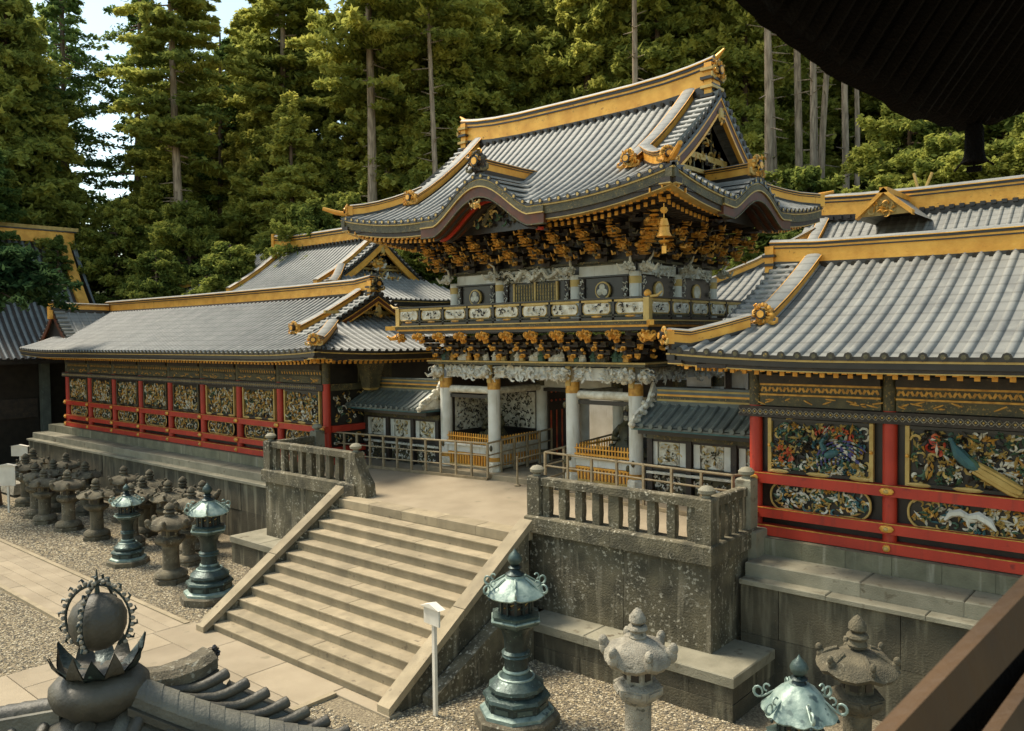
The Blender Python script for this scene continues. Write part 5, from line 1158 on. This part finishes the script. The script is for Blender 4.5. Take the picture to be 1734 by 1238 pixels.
def put(o, x, y, s=1, rz=0, lab=None, sz_=None): o.location = (x, y, G0); o.rotation_euler.z = rz; q_ = (.85 if x > 0 else .98) if o['group'] == SG_ else 1; o.scale = (s*q_, s*q_, (sz_ or s)*(.88 if o['group'] == SG_ and x < 0 else 1)); o['label'] = lab or o['label']; return o
put(bl0, 5.07, -6.63, 1, .2)
put(dup(bl0), -5.25, -6.58, 1, .5, 'bronze lantern with pale green roof beside the left foot of the stairs')
put(dup(bl0), -10.3, -6.4, .80, .9, 'shorter dark bronze lantern among the stone lanterns left of the stairs')
bl1 = bronze_lantern('x', 6, True); bl1['group'] = BG_
put(bl1, 10.28, -7.4, .90, .15, 'bronze lantern with pale scalloped roof cut off by the bottom edge at the right')
put(s2, 7.66, -6.88, 1.02, .35, 'pale stone lantern with big roof scrolls right of the stair side bronze lantern')
put(s1, 10.25, -5.2, 1.02, .1, 'mossy stone lantern in front of the right retaining wall')
put(s0, -7.55, -6.45, .98, .3, 'stone lantern standing between the two bronze lanterns left of the stairs')
LP = [(-14.2, -5.7, .92, 1, 'stone lantern behind and left of the shorter bronze lantern'),
      (-16.35, -5.78, .96, 0, 'stone lantern with lumpy roof, left of centre in the front row by the gravel'),
      (-23.4, -4.5, .98, 1, 'large squat stone lantern with wide flat roof at the far left end of the rows'),
      (-20.2, -4.85, .92, 1, 'stone lantern second from the far left end of the rows'),
      (-9.9, -4.6, .94, 0, 'dark stone lantern behind the pale roofed bronze lantern, near the retaining wall'),
      (-13.4, -4.5, .92, 1, 'stone lantern in the back row behind the shorter bronze lantern'),
      (-18.6, -4.3, .92, 1, 'stone lantern in the back row, third from the far left end'),
      (-16.2, -3.9, .92, 0, 'stone lantern in the back row against the retaining wall, mid row'),
      (-11.6, -4.5, .94, 1, 'stone lantern in the back row right of the shorter bronze lantern roof'),
      (-12.3, -5.4, .92, 0, 'stone lantern close behind the shorter bronze lantern'),
      (-21.8, -3.8, .92, 0, 'stone lantern at the rear left, tight against the retaining wall'),
      (-14.6, -3.7, .92, 1, 'rearmost stone lantern against the wall behind the front row'),
      (-8.8, -5.3, .80, 0, 'low stone lantern just behind the lantern between the two bronze ones'),
      (-19.6, -5.7, .92, 0, 'stone lantern at the gravel edge, second from the signboards'),
      (-10.9, -3.7, .92, 0, 'stone lantern tight against the wall above the lantern between the bronze pair'),
      (-22.4, -5.1, .95, 1, 'broad capped stone lantern beside the square signboard'),
      (-12.4, -3.6, .9, 1, 'half hidden stone lantern against the wall behind the shorter bronze one'),
      (-18.2, -5.9, .90, 0, 'stone lantern at the front left of the rows near the signboards')]
for i, (x, y, s, k, lab) in enumerate(LP):
    put(dup((s0, s1)[k]), x, y, s, i*.7, lab)

# ------------------------------------------------------------------ signboards
def sign(x, y, h, w_, hb, lab, rz, capw=True, m=SGN, z0=None):
    t = thing('signboard', lab, 'sign', (0, 0, 0), group='signboards on posts'); b = MB(); b.box(-.035, .035, -.03, .03, 0, h-hb*.5); b.build('post', m, t, 0)
    b = MB(); b.box(-w_/2, w_/2, -.065, -.032, h-hb, h); b.build('board', m, t, 0)
    b = MB(); b.add([(-w_/2-.05, -.11, h), (w_/2+.05, -.11, h), (w_/2+.05, .05, h), (-w_/2-.05, .05, h), (0, -.11, h+.08), (0, .05, h+.08)], [(0, 1, 4), (2, 3, 5), (1, 2, 5, 4), (3, 0, 4, 5), (0, 3, 2, 1)]); b.build('cap', m, t, 0)
    t.location = (x, y, G0); t.rotation_euler.z = rz
sign(3.84, -7.37, 1.92, .42, .30, 'whitewashed blank signboard on a post at the right stair edge', -.1)
sign(-21.3, -6.1, 1.85, .62, .78, 'pale square signboard on a post at the left edge', .75, m=SGN)
sign(-27.0, -3.8, 1.9, .8, .45, 'whitewashed signboard behind the squat stone lantern at the far left', .6)
b = MB(); b.box(-27.2, -24.6, -4.9, -4.3, G0+.1, G0+.55, 0, .08, .08); b.build('white_kerb_block', LANW, None, 0, label='pale low stone block on the gravel beside the far left lanterns', cat='stone block')

# ------------------------------------------------------------------ foreground pavilion roof with lotus jewel
AX = at(170, 1180, 8.0); fp = thing('pavilion', 'tiled pavilion roof topped by a lotus jewel, close at the lower left', 'pavilion', (AX.x, AX.y, AX.z-.45))
def F(px, py, d): return at(px, py, d)
Zup = Vector((0, 0, 1))
def rr3(a): return Vector((a.x, a.y, a.z))
# jewel parts
c0 = AX
b = MB(); b.lathe([(.27, -.16), (.31, -.10), (.41, -.02), (.445, .08), (.44, .16), (.38, .225), (.25, .265), (.0, .27)], 36, 0, c0, rm=lambda a, r, z: 1+.012*abs(math.sin(a*4))); b.build('inverted_bowl', FIN, fp, 60)
b = MB(); b.lathe([(.50, -.30), (.44, -.20), (.34, -.14)], 8, 0, c0, .3); b.build('dew_basin', FIN, fp, 40)
for k in range(12):
    a = 2*PI*k/12; c, s_ = math.cos(a), math.sin(a); out = .5 if k % 2 else .40; b = MB()
    rows = []
    for j, (r_, z, wd) in enumerate(((.12, .27, .06), (.24, .27, .095), (.33, .33, .095), (.35+.05*(k % 2), .42, .06), (out-.05, .53, .008))):
        rows.append([Vector((c0.x+c*r_-s_*wd*u, c0.y+s_*r_+c*wd*u, c0.z+z-.02*abs(u))) for u in (-1, -.5, 0, .5, 1)])
    b.grid(rows); b.grid([[p+Vector((c*.012, s_*.012, -.008)) for p in r] for r in rows], 0, True); b.build('lotus_petal', BRZ if k % 2 else FIN, fp, 60)
b = MB(); jc = c0+Vector((0, 0, .76)); b.lathe([(.0, -.27), (.12, -.26), (.21, -.19), (.255, -.07), (.26, .05), (.22, .15), (.13, .23), (.04, .265), (.0, .275)], 40, 0, jc, rm=lambda a, r, z: 1-.03*(max(0, math.cos(4*a))**24)); b.build('jewel', FIN, fp, 80)
for q in range(2):
    a = math.radians(40.961)+q*PI/2; ux = Vector((math.cos(a), math.sin(a), 0)); b = MB()
    ring = lambda R_, r_: b.tube([jc+ux*(R_*math.cos(u))+Zup*(R_*math.sin(u)*1.05+.02) for u in [-.9+(PI+1.8)*k/26 for k in range(27)]], r_, 6, 0)
    ring(.315, .014)
    for k in range(27):
        u = -.7+(PI+1.4)*k/26; p = jc+ux*(.34*math.cos(u))+Zup*(.36*math.sin(u)+.02); b.ell(p, (.024, .024, .024), 1, 6, 4)
        if k % 2: b.tube([p, jc+ux*(.385*math.cos(u+.05))+Zup*(.41*math.sin(u+.05)+.02), jc+ux*(.38*math.cos(u+.14))+Zup*(.405*math.sin(u+.14)+.02)], [.016, .012, .005], 5, 0)
    b.build('flame_ring', [BRZ, LANW], fp, 50)
b = MB(); b.tube([jc+Zup*.27, jc+Zup*.50], [.025, .005], 6); b.build('spike', BRZ, fp, 50)
# roof body: curved slopes falling away from the apex
az = math.radians
RTv = Vector((math.cos(az(40.96)), math.sin(az(40.96)), 0)); FWv = Vector((-math.sin(az(40.96)), math.cos(az(40.96)), 0))
def PP(r, f, z): return c0+RTv*r+FWv*f+Zup*z
def tiles_along(pts, r, name, mat, seg=True, n=5):
    for i in range(len(pts)-1):
        a, c = pts[i], pts[i+1]; d = (c-a); l = Vector((d.y, -d.x, 0)).normalized(); b = MB(); e = a+d*1.06
        b.sweep([a-Zup*.002, e+Zup*.009], [(r*math.cos(PI*k/(n*2-2)), r*.75*math.sin(PI*k/(n*2-2))) for k in range(2*n-1)], 0, True, l); b.build(name, mat, fp, 50)
# hip running to the right, made of broad saddle tiles
HA, HB = at(222, 1164, 8.0), at(575, 1262, 8.6); hip = [HA.lerp(HB, k/14)-Zup*(.10*math.sin(PI*k/14)) for k in range(15)]
tiles_along(hip, .185, 'hip_tile', FINT)
b = MB(); b.rect(hip, -.18, .18, -.10, .005, 0); b.rect([p-Zup*.04 for p in hip], -.23, .23, -.14, -.065, 1); b.build('hip_bed', [FINT, FIN], fp, 20)
hip2 = [PP(-.30-1.5*k/9, .0+.15*k/9, -.06-.30*(k/9)) for k in range(10)]
tiles_along(hip2, .11, 'hip_tile', FIN); b = MB(); b.rect(hip2, -.17, .17, -.20, .005, 0); b.build('hip_bed', FINT, fp, 20)
top = hip2[::-1]+[PP(0, -.1, -.10)]+hip
b = MB(); b.grid([[p-Zup*.10, p+FWv*-.5-Zup*.36, p+FWv*-1.0-Zup*.58, p+FWv*-1.5-Zup*.72] for p in top]); b.build('front_slope', FINT, fp, 60)
for k in range(2, len(top)-2, 2):
    p = top[k]; b = MB(); b.tube([p-Zup*.06, p+FWv*-.5-Zup*.32, p+FWv*-1.0-Zup*.54, p+FWv*-1.5-Zup*.66], .065, 10); b.build('roll_tile', FIN, fp, 50)
    for q in range(5):
        a_ = top[k]; c_ = top[min(k+2, len(top)-1)]; f0 = -.25*q-.1; f1 = f0-.27; z0 = -.12-.5*abs(f0); z1 = -.12-.5*abs(f1)+.02; b = MB()
        b.grid([[a_+FWv*f0+Zup*z0, a_+FWv*f1+Zup*(z1+.02)], [(a_+c_)/2+FWv*f0+Zup*(z0-.03), (a_+c_)/2+FWv*f1+Zup*(z1-.01)], [c_+FWv*f0+Zup*z0, c_+FWv*f1+Zup*(z1+.02)]]); b.build('pan_tile', FINT, fp, 40)
hip3 = [PP(.02+.14*k/6, -.32-.9*k/6, -.16-.48*k/6) for k in range(7)]
tiles_along(hip3, .10, 'hip_tile', FIN)
# rolls with upturned noses on the slope behind the hip
ends, starts = [], []
NR = 7
for k in range(NR):
    s_ = k/(NR-1); E_ = at(384+205*s_, 1140+96*s_, 8.75); S_ = at(268+205*s_, 1166+84*s_, 8.35+.1*s_)
    ends.append(E_); starts.append(S_)
    m_ = (S_+E_)/2-Zup*.085; q1 = S_.lerp(E_, .82)-Zup*.045; b = MB(); d_ = (E_-q1)
    b.tube([S_, S_.lerp(m_, .5)-Zup*.015, m_, m_.lerp(q1, .5)-Zup*.01, q1, E_, E_+d_*.10], [.046, .049, .052, .055, .058, .060, .054], 12); b.build('roll_tile', FIN, fp, 50)
    b = MB(); b.tube([E_+d_*.09, E_+d_*.16], [.047, .038], 10); b.build('roll_tile_end', DKW, fp, 50)
b = MB(); b.grid([[a_-Zup*.07, (a_+c_)/2-Zup*.15, c_-Zup*.10-(c_-a_)*.06] for a_, c_ in zip([PP(.2, .2, -.03)]+starts+[starts[-1]+(starts[-1]-starts[-2])], [PP(1.0, .75, -.03)]+ends+[ends[-1]+(ends[-1]-ends[-2])])]); b.build('back_slope', FINT, fp, 60)
b = MB(); el = [PP(1.0, .75, -.05)]+ends; b.rect([p-Zup*.17 for p in el], -.08, .02, -.10, .06, 0); b.build('eave_edge', FIN, fp, 30)
cb = PP(.3, -.5, 0); b = MB(); b.box(cb.x-.9, cb.x+.9, cb.y-.9, cb.y+.9, G0, c0.z-.75, 0); b.build('pavilion_body', DKW, fp, 0)
# short level ridge pointing right with a clustered end ornament
rd = [at(235, 1141, 8.35), at(280, 1136, 8.55), at(325, 1120, 8.8), at(352, 1103, 8.95)]
b = MB(); b.sweep(rd, [(-.19, -.14), (-.19, -.03), (-.10, .03), (.10, .03), (.19, -.03), (.19, -.14)], 0); b.rect(rd, -.21, .21, -.20, -.15, 1); b.build('gable_ridge', [LAN, FIN], fp, 30)
b = MB(); blob(b, tuple(at(362, 1112, 9.0)), (.06, .09, .14), 40, (iK, iD, iK)); b.build('ridge_end_ornament', None, fp)

# ------------------------------------------------------------------ the tower the picture is taken from: eave above, railing below
tw = thing('viewing_tower', 'dark eave corner and brown railing of the tower the view is taken from', 'tower', (15.3, -17.5, G0))
C1 = at(1625, 222, 4.6); TOPL = at(1180, -60, 2.9); MIDL = at(1400, 128, 3.6); M2 = at(1530, 196, 4.1); ENDR = at(1800, 165, 4.3); ENDR2 = at(2250, -250, 3.4)
edge = [at(700, -420, 2.2), TOPL, at(1290, 45, 3.2), MIDL, M2, C1, at(1690, 205, 4.5), ENDR, ENDR2]
inn = Vector((16.2, -17.6, 6.6))
b = MB(); NE = len(edge); rows = []
fine = []
for i in range(NE-1):
    for q in range(6): fine.append(edge[i].lerp(edge[i+1], q/6)+Vector((R.uniform(-.012, .012), R.uniform(-.012, .012), R.uniform(-.012, .012))))
fine.append(edge[-1])
for p in fine: rows.append([p.lerp(inn, q)+Zup*(.10*math.sin(PI*q)) for q in (0, .15, .35, .6, 1)])
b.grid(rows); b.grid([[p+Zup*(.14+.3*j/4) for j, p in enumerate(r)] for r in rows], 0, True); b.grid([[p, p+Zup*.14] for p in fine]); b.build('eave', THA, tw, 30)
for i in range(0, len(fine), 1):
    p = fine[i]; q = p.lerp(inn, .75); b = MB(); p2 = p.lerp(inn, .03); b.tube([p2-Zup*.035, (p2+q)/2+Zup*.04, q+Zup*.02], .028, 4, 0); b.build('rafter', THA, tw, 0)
bc = at(1650, 215, 4.4)
wb2 = thing('wind_bell', 'dark wind bell hanging under the shadowed eave corner at the upper right', 'bell', bc)
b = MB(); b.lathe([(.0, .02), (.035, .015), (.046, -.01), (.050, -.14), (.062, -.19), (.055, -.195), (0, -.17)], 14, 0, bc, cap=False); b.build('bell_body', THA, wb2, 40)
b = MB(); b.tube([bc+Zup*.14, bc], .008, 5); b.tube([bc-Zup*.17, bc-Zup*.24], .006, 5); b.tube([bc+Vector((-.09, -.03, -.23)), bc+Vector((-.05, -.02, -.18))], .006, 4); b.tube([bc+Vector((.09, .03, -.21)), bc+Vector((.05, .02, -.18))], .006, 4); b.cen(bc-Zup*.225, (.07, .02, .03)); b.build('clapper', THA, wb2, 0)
def beam(a, c, wd, nm, m=WDB):
    d = (c-a).normalized(); l = d.cross(FW).normalized(); n_ = l.cross(d).normalized(); b = MB(); vs = []
    for p in (a, c):
        for u, v in ((-1, -1), (1, -1), (1, 1), (-1, 1)): vs.append(tuple(p+l*u*wd/2+n_*v*wd*.28))
    b.add(vs, [(0, 1, 2, 3), (7, 6, 5, 4), (0, 4, 5, 1), (1, 5, 6, 2), (2, 6, 7, 3), (3, 7, 4, 0)]); b.build(nm, m, tw, 0)
beam(at(1868, 890, 1.75), at(1436, 1352, 1.40), .074, 'handrail')
beam(at(1830, 1060, 1.9), at(1640, 1330, 1.6), .06, 'lower_rail')
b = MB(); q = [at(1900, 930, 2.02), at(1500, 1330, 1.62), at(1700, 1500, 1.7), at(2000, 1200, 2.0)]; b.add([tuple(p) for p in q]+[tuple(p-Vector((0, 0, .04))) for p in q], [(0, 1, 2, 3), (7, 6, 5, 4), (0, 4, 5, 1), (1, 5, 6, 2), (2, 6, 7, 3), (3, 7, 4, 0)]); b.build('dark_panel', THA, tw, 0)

# ------------------------------------------------------------------ forest
def leafmesh(name, quads, tones, mat):
    V = np.asarray(quads, np.float32); N = len(V)
    me = bpy.data.meshes.new(name); me.vertices.add(N*4); me.vertices.foreach_set('co', V.reshape(-1))
    me.loops.add(N*4); me.loops.foreach_set('vertex_index', np.arange(N*4, dtype=np.int32)); me.polygons.add(N); me.polygons.foreach_set('loop_start', np.arange(N, dtype=np.int32)*4)
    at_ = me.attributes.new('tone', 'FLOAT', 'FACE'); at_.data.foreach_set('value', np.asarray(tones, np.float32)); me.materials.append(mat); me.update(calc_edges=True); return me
def bough_leaves(P0, D, L, n, rg, flat=.25, ls=.30, wid=.35):
    """n leaf quads around a drooping bough starting at P0 in direction D"""
    u = rg.uniform(.12, 1, n)**.75; side = np.array([-D[1], D[0], 0]); side /= np.linalg.norm(side)
    w_ = wid*L*np.sin(np.pi*np.clip(u*.9+.08, 0, 1)); s = rg.normal(0, .45, n)*w_
    P = P0+np.outer(u*L, D)+np.outer(s, side); P[:, 2] += -.10*L*u*u-.05*np.abs(s)+rg.normal(0, flat*.35, n)
    a = rg.uniform(0, 2*np.pi, n); l = ls*rg.uniform(.55, 1.25, n)
    dx = np.stack([np.cos(a), np.sin(a), rg.normal(-.2, .42, n)], 1)*l[:, None]; dy = np.stack([-np.sin(a), np.cos(a), rg.normal(0, .9, n)], 1)*(l*.42)[:, None]
    Q = np.stack([P-dx, P-dy*.8, P+dx, P+dy*.8], 1)
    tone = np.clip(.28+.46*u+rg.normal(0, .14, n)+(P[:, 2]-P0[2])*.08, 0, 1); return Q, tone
def tree_proto(kind, seed, H, crown0, Rc, nb, nl, mat, barkm, ls=.30, shape=1.0, trunk=.38, flat=.25):
    rg = np.random.default_rng(seed); Q = []; T = []
    tb_ = MB(); bend = rg.normal(0, .25, 2)
    tp = [Vector((bend[0]*math.sin(k*.5)*.5, bend[1]*math.sin(k*.6)*.5, H*k/9)) for k in range(10)]
    tb_.tube(tp, [trunk*(1.25 if k == 0 else 1)*(1-.9*k/9)+.03 for k in range(10)], 9)
    for i in range(nb):
        f = rg.uniform(0, 1)**.9; z = crown0+(H*.99-crown0)*f; a = rg.uniform(0, 2*np.pi)
        L = Rc*(1-f)**(.75*shape)*rg.uniform(.6, 1.15)*(1 if f > .12 else .75)+.35; up_ = rg.uniform(-.22, .30)
        D = np.array([math.cos(a), math.sin(a), up_]); k = min(int(z/H*9), 8); tpz = tp[k].lerp(tp[k+1], z/H*9-k); P0 = np.array(tpz)
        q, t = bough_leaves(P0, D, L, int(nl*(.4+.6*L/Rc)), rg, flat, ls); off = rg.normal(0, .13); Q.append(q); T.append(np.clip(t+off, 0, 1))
        if i % 2 == 0: e = Vector(P0+D*L*.85); e.z -= .08*L; tb_.tube([tpz, (tpz+e)/2+Vector((0, 0, .03*L)), e], [.055, .035, .012], 4)
    if barkm is BARKP:
        for i in range(34):
            z = rg.uniform(3, crown0+3); a = rg.uniform(0, 6.28); k = min(int(z/H*9), 8); p_ = tp[k].lerp(tp[k+1], z/H*9-k); l_ = rg.uniform(.5, 1.3); tb_.tube([p_, p_+Vector((math.cos(a)*l_, math.sin(a)*l_, rg.uniform(-.3, .2)))], [.05, .012], 4)
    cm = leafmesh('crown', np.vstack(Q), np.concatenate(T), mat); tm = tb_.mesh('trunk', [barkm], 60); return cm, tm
TP = {
 'cedar': [tree_proto('c', 1, 30, 7, 4.8, 220, 430, LEAF, BARK, .21, .85, flat=.4), tree_proto('c', 2, 30, 5, 5.2, 230, 440, LEAF, BARK, .22, .8, flat=.45), tree_proto('c', 3, 30, 9, 4.4, 210, 400, LEAF, BARK, .20, .9, flat=.4)],
 'broad': [tree_proto('b', 4, 14, 2.0, 4.6, 200, 460, LEAFB, BARK, .15, .62, .26, .35), tree_proto('b', 5, 14, 1.5, 5.0, 200, 460, LEAFB, BARK, .15, .55, .26, .35)],
 'dark': [tree_proto('d', 6, 24, 3, 4.4, 220, 320, LEAFD, BARK, .18, .85), tree_proto('d', 7, 24, 4, 4.0, 190, 320, LEAFD, BARK, .18, .85)],
 'tall': [tree_proto('t', 8, 36, 20, 4.6, 130, 330, LEAF, BARKP, .22, .8, .42), tree_proto('t', 9, 36, 17, 4.2, 130, 330, LEAF, BARKP, .22, .8, .38)],
 'lush': [tree_proto('l', 14, 30, 3, 6.2, 320, 560, LEAF, BARK, .21, .75, flat=.5), tree_proto('l', 15, 28, 2, 6.6, 320, 560, LEAF, BARK, .21, .65, flat=.5)],
 'pole': [tree_proto('t', 12, 42, 27, 4.6, 110, 170, LEAF, BARKP, .22, .8, .24), tree_proto('t', 13, 40, 25, 4.6, 110, 170, LEAF, BARKP, .22, .8, .20)],
 'thin': [tree_proto('s', 10, 28, 9, 4.6, 80, 130, LEAFD, BARK, .18, .8, .30)],
}
tr = random.Random(21)
LM = [(-200, 'past the left edge'), (0, 'at the far left edge'), (60, 'above the side hall ridge'), (110, 'left of the open sky'), (150, 'under the open sky'), (215, 'right of the side hall'), (270, 'left of the sky gap'), (320, 'above the left corridor'), (370, 'over the far corridor ridge'), (425, 'left above the inner hall'), (475, 'over the inner hall roof'), (515, 'above the gilt gable hall'), (565, 'above the gate roof left tip'), (625, 'over the left gate eave'), (680, 'left of the gate ridge'), (735, 'near the left ridge end'), (790, 'above the left ridge end'), (850, 'over the left half ridge'), (905, 'above the gate ridge middle'), (960, 'over the ridge middle right'), (1010, 'over the right half ridge'), (1060, 'left of the right ridge end'), (1110, 'just left of the ridge tip'), (1160, 'above the ridge tip'), (1210, 'right of the ridge tip'), (1262, 'above the gate side gable'), (1310, 'right of the side gable'), (1345, 'left of the pale trunks'), (1380, 'among the pale trunks'), (1420, 'right of the pale trunks'), (1465, 'over the main hall left end'), (1520, 'above the small gilt gable'), (1580, 'below the dark eave'), (1640, 'behind the dark wind bell'), (1685, 'right of the dark wind bell'), (1730, 'at the right edge'), (1780, 'past the right edge')]
def side_word(px): return min(LM, key=lambda q: abs(q[0]-px))[1]
ADJ = {'cedar': 'yellow green cedar', 'broad': 'bushy olive tree', 'lush': 'dense yellow green cedar', 'dark': 'dark conifer', 'tall': 'bare stemmed cedar', 'thin': 'sparse thin conifer', 'pole': 'tall cedar with bare pale trunk'}
TREES = {}
def tree(kind, px, depth, s=1., H=None, zoff=0, lab=None):
    p = at(px, 560, depth); z = hillz(p.x, p.y)+zoff; v = tr.randrange(len(TP[kind])); cm, tm = TP[kind][v]
    row = 'front row' if depth < 48 else 'second row' if depth < 55 else 'third row' if depth < 61 else 'upper slope' if depth < 70 else 'rear slope'
    t = thing({'broad': 'bushy_tree', 'dark': 'dark_conifer', 'thin': 'thin_conifer'}.get(kind, 'cedar_tree'), lab or f'{ADJ[kind]} {side_word(px)}, {row}', 'tree', (p.x, p.y, z), tr.uniform(0, 6.28), 'forest trees behind the shrine')
    TREES.setdefault(t['label'], []).append((px, t))
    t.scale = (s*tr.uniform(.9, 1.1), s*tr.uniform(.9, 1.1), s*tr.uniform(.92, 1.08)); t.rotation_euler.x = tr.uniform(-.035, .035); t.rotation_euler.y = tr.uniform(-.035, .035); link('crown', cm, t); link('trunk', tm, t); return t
# front row of lower trees right behind the roofs
for px, d, s in ((190, 50, .95), (262, 46, .85), (330, 50, 1.0), (400, 45, .9), (470, 49, .98), (540, 45, .95), (610, 47, 1.0), (690, 44, .95), (760, 48, 1.1), (1300, 34, .85), (1370, 37, .92), (1450, 35, .8), (1530, 38, .95), (1610, 35, .85), (1690, 38, 1.0), (1760, 34, .9), (1240, 38, 1.0), (1160, 42, 1.15)): tree('broad', px, d, s)
# middle rows
for px, d, s in ((360, 56, .50), (450, 58, .75), (530, 56, .66), (690, 54, .92), (780, 52, .98), (860, 56, 1.1), (940, 54, 1.05), (1020, 58, 1.15), (1100, 54, 1.05), (1200, 52, .9), (1285, 56, .95), (1500, 56, .75), (1600, 54, .75), (1700, 50, .65), (1400, 60, .8), (250, 62, .48), (740, 62, 1.2), (600, 64, .62), (980, 68, 1.3)): tree('lush', px, d, s)
for px, d, s in ((440, 54, .78), (505, 58, .86), (572, 53, .66), (640, 57, 1.0), (700, 53, 1.02), (770, 58, 1.05), (835, 53, 1.0), (905, 57, 1.02), (975, 52, 1.0), (1045, 56, 1.0), (1115, 51, 1.0), (1185, 55, 1.0), (1255, 50, .95), (1330, 60, .95), (1400, 64, .9), (1480, 60, .9), (1570, 62, .9), (1660, 60, .9), (1750, 62, .9), (455, 66, 1.0)): tree('cedar', px, d, s)
for px, d, s in ((-60, 52, 1.0), (15, 56, .98), (70, 51, .80), (135, 58, .62), (40, 66, 1.2), (-20, 44, .7), (110, 47, .52), (175, 60, .42), (520, 68, .8), (255, 58, .46)): tree('dark', px, d, s)
for px, d, s in ((620, 50, 1.0), (655, 52, 1.0), (320, 52, .95), (480, 56, 1.0), (497, 62, 1.0), (930, 60, 1.0), (1170, 60, 1.0), (870, 62, 1.05)): tree('tall', px, d, s)
for px, d, s in ((62, 52, 1.0), (104, 55, 1.0), (380, 58, 1.0), (232, 57, 1.05), (128, 60, 1.1), (85, 62, 1.15), (270, 64, 1.15), (345, 66, 1.2), (20, 60, 1.15)): tree('thin', px, d, s)
for px, d, s in ((272, 57, .74), (425, 62, .95), (350, 68, .92), (12, 50, .9), (300, 54, .66)): tree('lush', px, d, s)
for px, d, s in ((55, 56, .62), (500, 52, .72)): tree('cedar', px, d, s)
for px, d, s in ((1299, 43, 1.0), (1318, 47, .95), (1356, 46, 1.0), (1370, 45, .95), (1382, 47, .95), (1392, 46, 1.), (1434, 44, .95), (1440, 47, .9), (1085, 48, 1.0), (745, 47, .9)): tree('pole', px, d, s)
# rear slope
for k in range(13):
    px = 690+k*86; tree(tr.choice(('cedar', 'cedar', 'dark')), px+tr.uniform(-15, 15), tr.uniform(70, 84), 1.05 if px > 640 else .85)
for px, d, s in ((20, 80, 1.0), (-70, 78, 1.1), (70, 88, .9), (330, 90, .50), (230, 95, .34), (130, 92, .45)): tree('dark', px, d, s)
# one pine leaning in front of the side hall roof
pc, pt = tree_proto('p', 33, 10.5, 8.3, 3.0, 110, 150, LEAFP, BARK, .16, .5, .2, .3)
p = at(-14, 700, 33); t = thing('pine_tree', 'dark pine whose boughs cover the side hall roof at the left edge', 'tree', (p.x, p.y, G0)); link('crown', pc, t); link('trunk', pt, t)

for lab, L_ in TREES.items():
    if len(L_) > 1:
        for i, (px, t) in enumerate(sorted(L_, key=lambda q: q[0])): t['label'] = lab+', '+(('left', 'right') if len(L_) == 2 else ('left', 'middle', 'right', 'far right'))[min(i, 3)]+' one'
